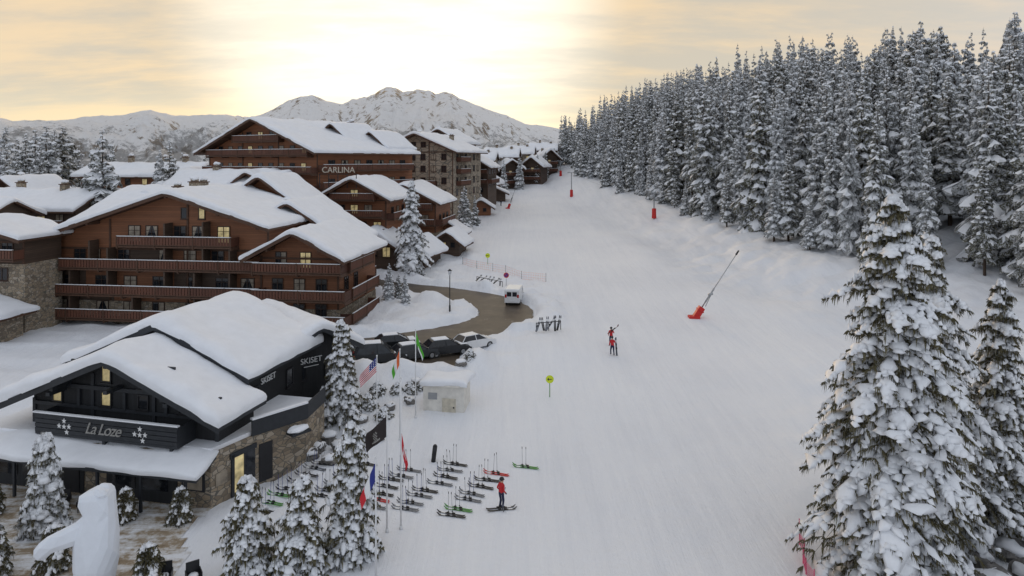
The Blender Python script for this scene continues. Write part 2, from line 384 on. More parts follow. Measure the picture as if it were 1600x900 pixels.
# ------------------------------------------------------------------ spruce trees
def crown(seed,H,Rb,nwh,nbr,snow=.75,hi=False,low=.08,ntw=6,needle=NEED,lod=1,fat=1.0,pw=.8):
    r=random.Random(seed); V=[];F=[];M=[]
    def q(a,b,c,d,m):
        o=len(V); V.extend((a,b,c,d)); F.append((o,o+1,o+2,o+3)); M.append(m)
    def t3(a,b,c,m):
        o=len(V); V.extend((a,b,c)); F.append((o,o+1,o+2)); M.append(m)
    Z=Vector((0,0,1))
    def lump(a,b,w,h,seg=3):
        d=(b-a); side=d.cross(Z)
        if side.length<1e-4: return
        side.normalize(); o=len(V); n=6
        for k in range(seg+1):
            t=k/seg; e=math.sqrt(max(0,1-(2*t-1)**2))*.8+.2; e*=(.7+.6*r.random())
            p=a+d*t+side*w*r.uniform(-.3,.3)
            for i in range(n):
                an=2*pi*i/n; y=sin(an); jj=.75+.5*r.random()
                V.append(p+side*cos(an)*w*e*jj+Z*((y*h if y>0 else y*h*.5)*e*jj+h*.3))
        for k in range(seg):
            for i in range(n):
                F.append((o+k*n+i,o+k*n+(i+1)%n,o+(k+1)*n+(i+1)%n,o+(k+1)*n+i)); M.append(1)
        F.append(tuple(o+i for i in range(n))[::-1]); M.append(1)
        F.append(tuple(o+seg*n+i for i in range(n))); M.append(1)
    lean=[r.uniform(0,6.28),r.uniform(.0,.14)]
    for i in range(nwh):
        t=(i+.5*r.random())/nwh; z=H*(low+(.985-low)*t**.92)
        rr=Rb*(1-t)**pw*(1-.25*max(0,.12-t)/.12)+.12
        rr*=r.uniform(.74,1.14)
        nb=max(4,int(nbr*(.45+.55*(1-t))))
        a0=r.random()*6
        for k in range(nb):
            az=a0+2*pi*(k+.6*r.random())/nb; L=rr*(.5+.62*r.random())*(1+lean[1]*cos(az-lean[0]))
            if r.random()<.07: L*=1.3
            rise=.02+.5*t+.2*r.random(); drop=.38+.35*(1-t)+.2*r.random()
            if hi: drop+=.12
            dx,dy=cos(az),sin(az); sd=Vector((-dy,dx,0)); dirv=Vector((dx,dy,0))
            zz=z+r.uniform(-.6,.6)*H/nwh
            def P(s): return Vector((dx*L*s,dy*L*s,zz+L*(rise*s-drop*s*s)+.10*L*max(0,s-.75)*2))
            if not hi:
                ns=4 if lod else 2
                pts=[P(s/ns) for s in range(ns+1)]
                ws=[L*(.10+.28*sin(pi*min(1,(s/ns)*.8+.12)))*(.7+.6*r.random()) for s in range(ns+1)]; ws[-1]*=.3
                for s in range(ns):
                    for sg in (-1,1):
                        w0,w1=ws[s]*(.6+.8*r.random()),ws[s+1]*(.6+.8*r.random())
                        p0,p1=pts[s],pts[s+1]
                        e0=p0+sd*sg*w0-Z*w0*(.55+.6*r.random())+dirv*w0*.3; e1=p1+sd*sg*w1-Z*w1*(.55+.6*r.random())+dirv*w1*.4
                        q(p0,p1,e1,e0,0)
                        if s>0 or lod==0:
                            hh=.12+.25*r.random(); mm=(e0+e1)/2+dirv*.1
                            t3(e0,e1,mm-Z*(hh+w1*.5)+sd*sg*.08,0)
                        if r.random()<snow and (s>0 or r.random()<.4):
                            k0,k1=.5+.55*r.random(),.5+.55*r.random(); up=Z*(.06+.05*r.random())
                            q(p0+up*1.5,p1+up*1.5,p1.lerp(e1,k1)+up,p0.lerp(e0,k0)+up,1)
                if lod and r.random()<snow:
                    lump(P(.45+.2*r.random()),P(1.0)+Vector((0,0,.02)),.10+.12*L*r.random()+.04,.11+.09*r.random(),2)
            else:
                q(P(0)-Z*.03,P(.5)-Z*.03,P(.5)+Z*.03,P(0)+Z*.03,2); q(P(.5)-Z*.02,P(1)-Z*.01,P(1)+Z*.01,P(.5)+Z*.02,2)
                nt=max(3,int(ntw*(.4+.6*L/Rb)))
                heavy=r.random()<snow
                for j in range(nt+1):
                    s=.2+.8*j/nt
                    for sg in (-1,1):
                        if j==nt and sg==1: continue
                        b0=P(s); ln=(L*.34*(1.15-s)+.2)*(.65+.7*r.random())
                        if j==nt: out=dirv.copy()
                        else: out=(sd*sg*(.85)+dirv*(.55+.3*r.random())).normalized()
                        dr=.3+.7*r.random()
                        b1=b0+out*ln*.55-Z*ln*dr*.25; b2=b0+out*ln-Z*ln*dr*.8
                        nn=int(6+ln*10)
                        for u in range(nn):
                            f=(u+r.random())/nn; c=b0.lerp(b1,f*2) if f<.5 else b1.lerp(b2,f*2-1)
                            fl=(.15+.18*r.random())*(1.15-.4*f)
                            sv=out.cross(Z).normalized()*(r.uniform(-1,1))
                            tip=c+out*fl*.55+sv*fl*.8-Z*fl*r.uniform(.2,1.25)
                            wv=out*.045+Z*.02
                            t3(c-wv,c+wv,tip,0)
                            if u%2==0: t3(c-sv*.06,c+sv*.06+out*.03,c-Z*fl*1.9+out*fl*.3,0)
                        if heavy and r.random()<.85:
                            w=(.08+.08*r.random()+.08*ln)*fat; m0=r.uniform(-.1,.25)
                            lump(b0.lerp(b1,m0),b0.lerp(b1,1.05),w,(.08+.08*r.random())*fat,2)
                            if r.random()<.7: lump(b1,b1.lerp(b2,.7+.35*r.random()),w*.85,(.07+.07*r.random())*fat,2)
                if heavy:
                    s=.2+.2*r.random()
                    while s<.98:
                        e=s+.16+.2*r.random()
                        lump(P(s),P(min(1.03,e)),(.11+.075*L)*fat*r.uniform(.6,1.35),(.11+.09*r.random())*fat,2); s=e-.03+.07*r.random()
    for k in range(5):
        a=k*1.3; t3(Vector((0,0,H*.93)),Vector((.05,0,H*.93)),Vector((.06*cos(a),.06*sin(a),H*1.0)),0)
    me=bpy.data.meshes.new("crown"); me.from_pydata([tuple(v) for v in V],[],F)
    for m in (needle,SNOWT,BARK): me.materials.append(m)
    me.polygons.foreach_set("material_index",M)
    if hi: me.polygons.foreach_set("use_smooth",[m==1 for m in M])
    me.update(); return me
def trunk(H,r):
    mb=MB(); n=6
    prev=(0,0,-.6)
    for i in range(n):
        z=H*.97*(i+1)/n; mb.tube(prev,(0,0,z),r*(1-i/n)+.02,r*(1-(i+1)/n)+.02,8,caps=False); prev=(0,0,z)
    rr=random.Random(int(H*10))
    for i in range(8):
        a=rr.random()*6.28; z=H*(.03+.12*rr.random()); L=H*.06
        mb.tube((0,0,z),(cos(a)*L,sin(a)*L,z-.1*L),.035,.01,5)
    return mb.mesh("trunk",[BARK],True)
FSP=[(24,3.4,32,9,.8),(22,2.7,30,8,.65),(26,3.7,34,9,.9),(19,3.1,26,9,.7),(23,2.4,32,8,.6),(21,3.4,25,8,.95)]
TRUNKS=[];CROWNS=[]
for i,(H,Rb,nw,nb,pw) in enumerate(FSP):
    CROWNS.append(crown(100+i,H,Rb,nw,nb,snow=(.74,.85,.78,.95,.8,.9)[i],pw=pw,low=(.08,.14,.06,.05,.18,.08)[i])); TRUNKS.append(trunk(H,.24))
NF=len(FSP)
def join_simple(a,b,name):
    import bmesh
    bm=bmesh.new(); bm.from_mesh(a); bm.from_mesh(b); m=bpy.data.meshes.new(name)
    n0=len(a.polygons); bm.faces.ensure_lookup_table()
    for f in bm.faces[n0:]: f.material_index=2
    bm.to_mesh(m); bm.free()
    for mm in (NEED,SNOWT,BARK): m.materials.append(mm)
    return m
WHOLE=[join_simple(CROWNS[i],TRUNKS[i],"spruce") for i in range(NF)]
def spruce(i,x,y,H,label,group=None,parts=True,z=None,name="spruce_tree",cat="tree",wide=1.0):
    z=height(x,y)-.1 if z is None else z
    s=H/FSP[i][0]; rz=RND.random()*6.28; sx=s*RND.uniform(.8,1.15)*wide
    if parts:
        e=thing(name,label,cat,(x,y,z),rz,group); e.scale=(sx,sx,s)
        obj("trunk",TRUNKS[i],e); obj("crown",CROWNS[i],e)
    else:
        e=tag(obj(name,WHOLE[i],None,(x,y,z),(RND.uniform(-.02,.02),RND.uniform(-.02,.02),rz)),label,cat,group); e.scale=(sx,sx,s)
    return e
# forest on the right hillside
cand=[]
for y in np.arange(66,318,4.5):
    for k in range(30):
        s=k*4.6+RND.uniform(-1.9,1.9)+.8; yy=y+RND.uniform(-2,2); x=xe(yy)+s
        if s<0: s=0.2
        if x/yy>.80 or x/yy<.02: continue
        if s>75: continue
        d=math.hypot(x,yy)
        if RND.random()<.10: continue
        cand.append((s,d,x,yy))
cand.sort(key=lambda c: c[1]*.5+c[0]*1.3)
ind=cand[:272]; rest=cand[272:]
FL=["tall snow-laden spruce in the dense hillside forest","slender snow-dusted spruce standing among forest spruces"]
for n,(s,d,x,y) in enumerate(ind):
    h=(RND.uniform(13,22) if RND.random()<.45 else RND.uniform(20,27))*(.72 if s<4 and RND.random()<.5 else 1)
    if y<110: h=min(h*.95,23.5)
    if y>230: h*=.82
    i=RND.randrange(NF)
    spruce(i,x,y,h,FL[1 if i==4 else 0],"spruces of the hillside forest",parts=(d<110),wide=1.05)
for k in range(20):
    y=70+k*9.5+RND.uniform(-3,3); x=xe(y)-RND.uniform(.5,4)
    if x/y>.78: continue
    spruce(RND.choice([3,5,1]),x,y,RND.uniform(6,12),"young heavily frosted spruce at the forest edge","spruces of the hillside forest",parts=False,wide=1.15)
lowm=crown(77,23,3.2,19,7,snow=.85,lod=0)
bv=np.array([v.co[:] for v in lowm.vertices]); bl=[tuple(p.vertices) for p in lowm.polygons]; bm_=[p.material_index for p in lowm.polygons]
AV=[];AF=[];AM=[]
for k,(s,d,x,y) in enumerate(rest[:400]):
    a=RND.random()*6.28; sc=RND.uniform(.6,1.12)*(.82 if y>230 else 1); c,s_=cos(a),sin(a); sw=sc*RND.uniform(.8,1.15)
    v=np.stack([(bv[:,0]*c-bv[:,1]*s_)*sw+x,(bv[:,0]*s_+bv[:,1]*c)*sw+y,bv[:,2]*sc+height(x,y)],1)
    o=k*len(bv); AV.append(v); AF+= [tuple(i+o for i in f) for f in bl]; AM+=bm_
if AV:
    me=bpy.data.meshes.new("forest"); me.from_pydata(np.concatenate(AV).tolist(),[],AF)
    for m in (NEED,SNOWT,BARK): me.materials.append(m)
    me.polygons.foreach_set("material_index",AM)
    o=obj("distant_spruce_forest",me); o["kind"]="stuff"; o["label"]="dense mass of snowy spruces up the hillside"; o["category"]="forest"

def hero(label,x,y,H,Rb,nw,nb,ntw,seed,snow=.72,low=.03,z=None,tr=.26,fat=1.0,pw=.8):
    e=thing("spruce_tree",label,"tree",(x,y,height(x,y)-.1 if z is None else z))
    obj("trunk",trunk(H,tr),e); obj("crown",crown(seed,H,Rb,nw,nb,snow,True,low,ntw,NEEDH,fat=fat,pw=pw),e); return e
hero("large snow-laden spruce beside the piste edge",18.2,32.6,18.6,4.5,38,14,7,5,.9,fat=1.45,pw=.7)
hero("snowy spruce behind a bigger spruce",22.6,37,16.6,3.7,32,12,6,6,.88,fat=1.4,pw=.72)
hero("slim snow-covered spruce on bumpy snow",26.6,37.2,13.2,2.7,30,11,5,8,.85,fat=1.3,pw=.75)
hero("short snowy spruce at the rocky edge",24.3,30.6,3.2,1.2,10,8,4,9,.8)
hero("snow-covered spruce beside the black chalet",-12.7,51,7.4,1.75,20,10,4,12,1.0,fat=1.35)
hero("snow-covered young spruce beside the flag poles",-8.1,34.4,6.9,1.6,20,10,4,13,1.0,fat=1.25)
hs=hero("small snow-covered spruce by the ski stands",-12.9,33.2,4.9,1.6,16,10,4,14,1.0,fat=1.25)
copy_thing(hs,G(-10.2,33.1),2.1,.98)
hero("spruce with bent top draped in thick snow",-25.3,36.9,5.4,1.0,18,10,4,16,1.0,fat=1.7)
hero("broad snow-laden spruce in front of the hotel chalets",-15.2,103.5,14.2,3.2,26,10,5,17,.95,fat=2.0)
SM=crown(33,2.0,.75,12,8,.6,True,.05,4,NEEDH)
def shrub(x,y,s,label):
    e=thing("potted_conifer",label,"plant",G(x,y)); e.scale=(s,s,s)
    mb=MB(); mb.tube((0,0,0),(0,0,.45),.26,.33,12); o=obj("pot",mb.mesh("pot",[BLACK],True),e); obj("foliage",SM,e,(0,0,.3))
for x,y,s in ((-21.6,38.2,.8),(-18.4,38,.85),(-22.5,33.6,1.0),(-17.2,32.3,.95),(-29.5,38.8,.8),(-26.6,34.4,1.15),(-25.0,33.0,1.0)):
    shrub(x,y,s,"small snow-dusted conifer in a dark pot")
spruce(3,-10.5,150,9.5,"snow-covered spruce beside the upper piste",wide=1.3)
spruce(5,-8.5,156,7,"snow-covered spruce beside the upper piste",wide=1.3)
spruce(3,-15.2,84.5,4.4,"small snow-covered spruce on the road island",wide=1.4)
spruce(5,-13.1,83.5,4.0,"small snow-covered spruce on the road island",wide=1.4)
spruce(3,-14.4,86.5,3.2,"small snow-covered spruce on the road island",wide=1.4)
def toptree(px,top,y,wide=1.2,i=None,lab="snow-dusted spruce behind the village roofs"):
    x=(px-800)/1067*y; zt=20+(250-top)/1067*y; g=height(x,y)
    spruce(RND.choice([0,1,3,5]) if i is None else i,x,y,zt-g,lab,"spruces behind the village",wide=wide)
toptree(160,200,101,1.25,3,"tall heavily frosted spruce among the village roofs"); toptree(265,218,112,1.25,5,"heavily frosted spruce among the village roofs")
for px,tp,y in ((40,208,142),(55,200,147),(72,194,140),(85,200,150),(97,196,144),(108,210,152),(28,215,155),(10,225,158),(62,212,136),(122,225,160),(8,196,170),(250,232,135),(285,238,140),(320,242,150),(335,246,160),(150,228,150),(175,225,160)):
    toptree(px,tp,y)
for i in range(34):
    y=RND.uniform(225,300); x=RND.uniform(-.085,.065)*y
    if x>-2 and y<280: continue
    spruce(RND.choice([1,3,5]),x-6,y,RND.uniform(6,11),"small snowy spruce among the upper chalets","spruces around the upper chalets",parts=False,wide=1.2)
for px,tp,y in ((852,236,262),(866,230,270),(840,240,250),(812,243,236),(787,247,226),(875,222,280),(745,262,180),(712,262,165)):
    toptree(px,tp,y,1.3,lab="snowy spruce beside the upper chalets")

# ------------------------------------------------------------------ buildings
WC={}
def winmesh(w,h,kind,fr):
    k=(round(w,2),round(h,2),kind,fr)
    if k in WC: return WC[k]
    mb=MB(); t=.09
    mb.box(-w/2,w/2,-.09,.0,0,t,0); mb.box(-w/2,w/2,-.09,0,h-t,h,0)
    mb.box(-w/2,-w/2+t,-.088,0,t,h-t,0); mb.box(w/2-t,w/2,-.088,0,t,h-t,0)
    n=max(1,round(w/.8))
    for i in range(1,n): x=-w/2+w*i/n; mb.box(x-.035,x+.035,-.08,0,t,h-t,0)
    if h>1.6: mb.box(-w/2+t,w/2-t,-.07,-.01,h*.68,h*.68+.05,0)
    if kind=='mix':
        mb.box(-w/2+t,0,-.04,-.01,t,h-t,1); mb.box(0,w/2-t,-.041,-.01,t,h-t,2)
    elif kind=='drape':
        mb.box(-w/2+t,w/2-t,-.04,-.01,t,h-t,1)
        mb.add([(-w/2+t,-.045,h-t),(-w*.1,-.045,h-t),(-w/2+t+.12,-.045,h*.35),(-w/2+t,-.045,t)],[(0,3,2,1)],2); mb.add([(w/2-t,-.045,h-t),(w*.1,-.045,h-t),(w/2-t-.12,-.045,h*.35),(w/2-t,-.045,t)],[(0,1,2,3)],2)
    else: mb.box(-w/2+t,w/2-t,-.04,-.01,t,h-t,1)
    mb.box(-w/2-.06,w/2+.06,-.16,0,-.07,-.003,0)
    g={'dark':GLASS,'warm':WARM,'curtain':CURT,'mix':GLASS,'drape':GLASS}[kind]
    WC[k]=mb.mesh("window",[FRAMEB if fr else FRAME,g,CURT]); return WC[k]
def snowcap(prof,y0,y1,t,seed,R=.45):
    R=max(R,t*.85) if t>.55 else R
    pts=[];seg=[]
    for (a,b) in zip(prof[:-1],prof[1:]): seg.append(math.hypot(b[0]-a[0],b[1]-a[1]))
    tot=sum(seg); offs=sorted(set([0,.06,.16,.32,.55]+list(np.arange(.9,tot-.9,.55))+[tot-.55,tot-.32,tot-.16,tot-.06,tot]))
    def at(s):
        for (a,b),l in zip(zip(prof[:-1],prof[1:]),seg):
            if s<=l+1e-6: f=s/l; return a[0]+(b[0]-a[0])*f,a[1]+(b[1]-a[1])*f
            s-=l
        return prof[-1]
    ly=y1-y0; yo=sorted(set([0,.06,.16,.32,.55]+list(np.arange(.9,ly-.9,.7))+[ly-.55,ly-.32,ly-.16,ly-.06,ly]))
    def pr(d): d=min(1,max(0,d)/R); return math.sqrt(1-(1-d)**2)
    mb=MB(); n=len(offs); vs=[]
    for yv in yo:
        for s in offs:
            if s in (0,tot): x,z=at(s)
            else:
                k=min(.8,s,tot-s); xa,za=at(s-k); xb,zb=at(s+k); x,z0=at(s)
                z=z0-.35*(z0-(za+zb)/2)
            e=pr(min(s,tot-s)); f=pr(min(yv,ly-yv)); w=e*f
            nzv=noise.noise(Vector((x*.35+seed*7,(y0+yv)*.35,seed)))*.6+noise.noise(Vector((x*1.1,(y0+yv)*1.1,seed+9)))*.22
            th=t*w*(1+nzv)
            bul=.14*math.sin(pi*min(1,w*.9))
            ed=noise.noise(Vector((s*.6+seed,yv*.6,4)))*.24
            xo=x+( -1 if s<tot/2 else 1)*((bul+ed) if min(s,tot-s)<R else 0)
            yy=y0+yv+(-1 if yv<ly/2 else 1)*((bul+ed) if min(yv,ly-yv)<R else 0)
            vs.append((xo,yy,z+th+.004-(.05 if w==0 else 0)))
    mb.add(vs,[(j*n+i,j*n+i+1,(j+1)*n+i+1,(j+1)*n+i) for j in range(len(yo)-1) for i in range(n-1)])
    return mb.mesh("roof_snow",[SNOW],True)
def balcony(par,x0,x1,z,dep,side='f',w=0,mat=RAIL,snow=True):
    mb=MB(); L=x1-x0
    mb.box(0,L,-dep,-.004,-.22,-.05,1)
    mb.box(0,L,-dep-.05,-dep+.03,.93,1.02,1); mb.box(0,L,-dep-.03,-dep+.02,.02,.12,1)
    n=max(2,int(L/.34))
    for i in range(n):
        a=L*(i+.1)/n; b=L*(i+.9)/n; mb.box(a,b,-dep-.02,-dep+.01,.12,.93,0)
    for a in (0,L-.06):
        mb.box(a,a+.06,-dep+.03,-.004,.0,.95,0)
    m=max(1,int(L/4))
    for i in range(m+1):
        a=min(L-.12,L*i/m); mb.box(a,a+.12,-dep-.07,-dep-.02,-.3,1.06,1)
        if dep>1.4: mb.box(a,a+.14,-dep+.05,-.004,-.42,-.22,1)
    me=mb.mesh("balcony",[mat,DKWOOD if mat!=BLACKW else BLACKR])
    if side=='f': o=obj("balcony",me,par,(x0,0,z))
    else: o=obj("balcony",me,par,(w,x0,z),(0,0,pi/2))
    if snow:
        s=MB(); s.box(.02,L-.02,-dep-.06,-dep+.04,1.024,1.09); obj("balcony_snow",s.mesh("rail_snow",[SNOW]),o)
    return o
def building(label,x,y,yaw,w,l,he,hr,ax=None,heR=None,of=1.2,os_=1.2,ob=.6,mat=BROWN,rmat=DKWOOD,stn=0,snow=.6,fw=(),fb=(),rw=(),rb=(),ch=(),name="chalet",cat="chalet",blk=0,beams=True,osR=None,stm=None,railmat=RAIL):
    g=base(x,y); g=g-.1
    e=thing(name,label,cat,(x,y,g),-rad(yaw))
    he-=g; hr-=g; heR=he if heR is None else heR-g; ax=w/2 if ax is None else ax; osR=os_ if osR is None else osR
    T=.28
    sL=(hr-he)/ax; sR=(hr-heR)/(w-ax)
    mb=MB(); c=.03+T
    pr=[(0,-2.5),(w,-2.5),(w,heR-c),(ax,hr-c),(0,he-c)]
    vs=[(a,0,b) for a,b in pr]+[(a,l,b) for a,b in pr]
    mb.add(vs,[(0,1,2,3,4),(9,8,7,6,5)]+[(i,i+5,(i+1)%5+5,(i+1)%5) for i in range(5)])
    obj("wall",mb.mesh("wall",[mat]),e)
    if stn:
        mb=MB(); mb.box(-.12,w+.12,-.12,l,-2.5,stn); obj("stone_base",mb.mesh("stone_base",[stm or STONE]),e)
    if beams and w>8:
        mb=MB(); xs_=[0,w-.22]+([w*.33,w*.66] if w>12 else [])
        for xx in xs_:
            tp=(he+(xx+.1)*sL if xx+.1<ax else heR+(w-xx-.1)*sR)-c-.2
            mb.box(xx,xx+.22,-.1,-.004,stn+.01,tp)
        zt=min(he,heR)-c-.3; mb.box(.221,w-.221,-.13,-.103,zt-.22,zt); 
        obj("timber_framing",mb.mesh("timber_framing",[DKWOOD if not blk else BLACKR]),e)
    L=(-os_,he-sL*os_); A=(ax,hr); Rr=(w+osR,heR-sR*osR)
    mb=MB(); y0,y1=-of,l+ob
    top=[L,A,Rr]; pts=top+[(p[0],p[1]-T) for p in top[::-1]]
    vs=[(a,y0,b) for a,b in pts]+[(a,y1,b) for a,b in pts]
    mb.add(vs,[(0,5,4,1),(1,4,3,2),(6,7,10,11),(7,8,9,10)]+[(i,i+6,(i+1)%6+6,(i+1)%6)[::-1] for i in range(6)])
    for (p,q_) in ((L,A),(A,Rr)):
        mb.add([(p[0],y0-.06,p[1]+.02),(q_[0],y0-.06,q_[1]+.02),(q_[0],y0-.06,q_[1]-.42),(p[0],y0-.06,p[1]-.42),(p[0],y0-.005,p[1]+.02),(q_[0],y0-.005,q_[1]+.02),(q_[0],y0-.005,q_[1]-.42),(p[0],y0-.005,p[1]-.42)],
               [(0,3,2,1),(4,5,6,7),(0,1,5,4),(3,7,6,2),(0,4,7,3),(1,2,6,5)])
    if beams:
        for k,(f,sidep) in enumerate([(0.12,L),(.5,L),(.999,L),(.5,Rr),(.12,Rr)]):
            bx=sidep[0]+(A[0]-sidep[0])*f; bz=sidep[1]+(A[1]-sidep[1])*f-T
            if 0<=bx<=w: mb.box(bx-.12,bx+.12,y0+.1,-.01,bz-.34,bz-.01)
    ro=obj("roof",mb.mesh("roof",[rmat]),e)
    if snow: obj("roof_snow",snowcap([(L[0]-.05,L[1]),A,(Rr[0]+.05,Rr[1])],y0-.12,y1+.05,snow,RND.random()*9),ro)
    for (cx,cy,chh) in ch:
        cz=hr-(abs(cx-ax)*(sL if cx<ax else sR)); mb=MB(); mb.box(cx-.5,cx+.5,cy-.4,cy+.4,cz-.6,cz+chh,0); mb.box(cx-.62,cx+.62,cy-.52,cy+.52,cz+chh,cz+chh+.12,1); mb.box(cx-.35,cx+.35,cy-.3,cy+.3,cz+chh+.12,cz+chh+.4,0)
        mb.blob((cx,cy,cz+chh+.5),(.62,.5,.28),2)
        obj("chimney",mb.mesh("chimney",[STONE,DKWOOD,SNOW]),ro)
    for (z,xs,ww,wh,kinds) in fw:
        for i,xx in enumerate(xs):
            obj("window",winmesh(ww,wh,kinds[i%len(kinds)],blk),e,(xx,-.004-(.12 if z-g<stn else 0),z-g))
    for (z,ysl,ww,wh,kinds) in rw:
        for i,yy in enumerate(ysl):
            obj("window",winmesh(ww,wh,kinds[i%len(kinds)],blk),e,(w+.004+(.12 if z-g<stn else 0),yy,z-g),(0,0,pi/2))
    for (z,a,b,dp) in fb: balcony(e,a,b,z-g,dp,mat=railmat)
    for (z,a,b,dp) in rb: balcony(e,a,b,z-g,dp,'r',w,mat=railmat)
    return e,g
fr=lambda a,b,n:[a+(b-a)*(i+.5)/n for i in range(n)]
D_,W_,C_,X_,P_='dark','warm','curtain','mix','drape'

# --- black ski chalet, front gable
A1,gA=building("black timber ski chalet with thick snow roof",-30.6,43.7,13.5,13.6,3.4,5.3,8.15,mat=BLACKW,rmat=BLACKR,snow=.66,of=1.5,os_=1.1,ob=-.3,blk=1,railmat=BLACKW,
  fw=[(6.2,[5.6],.75,1.25,[W_]),(6.0,[8.3],.75,1.05,[W_]),(4.7,[1.9,5.6,8.3,11.2],.8,.95,[W_,W_,D_,D_])],name="ski_chalet",cat="chalet")
mb=MB(); mb.box(-.2,13.8,-.14,-.004,5.7-gA,5.95-gA); mb.box(3.0,10.6,-.12,-.005,7.35-gA,7.5-gA)
for xx in (3.6,7.0,10.0): mb.box(xx-.1,xx+.1,-.16,-.006,4.6-gA,5.69-gA)
for xx in (2.6,6.8,11.0): mb.box(xx-.14,xx+.14,-1.4,-.15,5.98-gA-abs(xx-6.8)*.1,6.2-gA-abs(xx-6.8)*.1)
obj("timber_trim",mb.mesh("timber_trim",[BLACKR]),A1)
def textmesh(s,size,ex=.03,shear=0,mat=WHITEP,sp=1):
    cu=bpy.data.curves.new("t",'FONT'); cu.body=s; cu.size=size; cu.extrude=ex; cu.shear=shear; cu.align_x='CENTER'; cu.align_y='CENTER'; cu.space_character=sp
    o=bpy.data.objects.new("t",cu); COL.objects.link(o); bpy.context.view_layer.update()
    me=bpy.data.meshes.new_from_object(o.evaluated_get(bpy.context.evaluated_depsgraph_get())); bpy.data.objects.remove(o)
    me.materials.clear(); me.materials.append(mat); return me
bx0,bx1=1.9,12.0
mb=MB(); mb.box(bx0,bx1,-1.6,-.01,3.3-gA,3.45-gA)
for zz in (3.45,3.72,3.99,4.26): mb.box(bx0,bx1,-1.62,-1.56,zz-gA+.02,zz-gA+.25)
for xx in (bx0,bx0+2.5,bx0+5,bx0+7.5,bx1-.12): mb.box(xx,xx+.12,-1.56,-1.5,3.45-gA,4.5-gA)
mb.box(bx0,bx0+.08,-1.5,-.01,3.45-gA,4.5-gA); mb.box(bx1-.08,bx1,-1.5,-.01,3.45-gA,4.5-gA); mb.box(bx0-.1,bx1+.1,-1.68,-1.5,4.52-gA,4.6-gA)
for xx in (bx0+.5,6.8,bx1-.5): mb.box(xx-.1,xx+.1,-1.5,-.01,3.05-gA,3.3-gA)
bal=obj("balcony",mb.mesh("balcony",[BLACKR]),A1)
mb=MB(); mb.box(bx0-.1,bx1+.1,-1.69,-1.49,4.605-gA,4.68-gA); obj("balcony_snow",mb.mesh("rail_snow",[SNOW]),bal)
obj("name_lettering",textmesh("La Loze",.95,.03,.4,SIGNM,.85),bal,(6.9,-1.66,3.98-gA),(pi/2,0,0))
def starmesh(r):
    mb=MB(); pts=[((r if i%2==0 else r*.42)*sin(pi*i/5),(r if i%2==0 else r*.42)*cos(pi*i/5)) for i in range(10)]
    vs=[(x,-.03,z) for x,z in pts]+[(x,0,z) for x,z in pts]
    mb.add(vs,[tuple(range(10))]+[(i,i+10,(i+1)%10+10,(i+1)%10) for i in range(10)]); return mb.mesh("star",[WHITEP])
SM_=starmesh(.17)
for cx in (4.1,9.5):
    for dx,dz in ((-.36,.0),(.0,.32),(.36,.0),(.0,-.02),(.2,-.34)):
        obj("star",SM_,bal,(cx+dx,-1.63,3.95-gA+dz))
# ground floor wing
gw=thing("ground_floor_wing","dark glazed entrance wing with rubble stone corner","building",(-17.3,39.2,0),0)
def LP(p): return (p[0]+17.3,p[1]-39.2)
poly=[(-33.5,42.7),(-17.3,39.2),(-15.8,42.1),(-13.5,44.8),(-13.2,48),(-31,52.5)]
mb=MB(); mb.prism([LP(p) for p in poly],-1.5,3.05,0); obj("wall",mb.mesh("wall",[STONE]),gw)
mb=MB(); mb.prism([LP(p) for p in [(-33.4,42.9),(-17.4,39.5),(-16,42.1),(-13.7,44.9),(-13.4,47.8),(-31,52)]],3.055,3.3,0); obj("terrace_snow",mb.mesh("terrace_snow",[SNOW]),gw)
dirf=Vector((poly[1][0]-poly[0][0],poly[1][1]-poly[0][1])); lf=dirf.length; dirf/=lf; af=math.atan2(dirf.y,dirf.x)
def wallpanel(name,p0,d,s0,s1,z0,z1,dep,mat,par=gw):
    mb=MB(); mb.box(s0,s1,-dep,-.003,z0,z1); a=math.atan2(d.y,d.x)
    return obj(name,mb.mesh(name,[mat]),par,(p0[0]+17.3,p0[1]-39.2,0),(0,0,a))
wallpanel("cladding",poly[0],dirf,.2,8.0,0,2.5,.06,BLACKW); wallpanel("cladding",poly[0],dirf,9.6,14.4,0,2.5,.06,BLACKW)
for a,b in ((1,3.2),(3.6,5.6),(10.0,11.6),(12,13.8)):
    wallpanel("window",poly[0],dirf,a,b,.7,2.2,.1,GLASS)
wallpanel("door",poly[0],dirf,6.2,7.7,0.05,2.25,.1,BLACK)
wallpanel("window_frame",poly[0],dirf,14.7,16.2,.9,2.0,.06,BLACKR); wallpanel("window",poly[0],dirf,14.85,16.05,1.0,1.9,.1,CURT)
d2=Vector((poly[2][0]-poly[1][0],poly[2][1]-poly[1][1])); l2=d2.length; d2/=l2
wallpanel("window",poly[1],d2,1.6,2.3,.2,2.3,.06,WARM); wallpanel("window",poly[1],d2,2.4,l2-.1,.2,2.3,.06,GLASS)
wallpanel("window_frame",poly[1],d2,1.4,1.6,.0,2.5,.1,BLACKR); wallpanel("window_frame",poly[1],d2,2.3,2.4,.2,2.3,.1,BLACKR); wallpanel("window_frame",poly[1],d2,1.3,l2,2.3,2.6,.1,BLACKR)
wallpanel("notice_board",poly[1],d2,.3,1.1,1.1,1.8,.07,CURT)
d3=Vector((poly[3][0]-poly[2][0],poly[3][1]-poly[2][1])); l3=d3.length; d3/=l3
wallpanel("door",poly[2],d3,.2,1.1,.05,2.4,.06,BLACK)
wallpanel("parapet",poly[2],d3,-.3,l3+.1,3.05,4.05,.1,BLACKR); d4=Vector((poly[4][0]-poly[3][0],poly[4][1]-poly[3][1])); l4=d4.length; d4/=l4
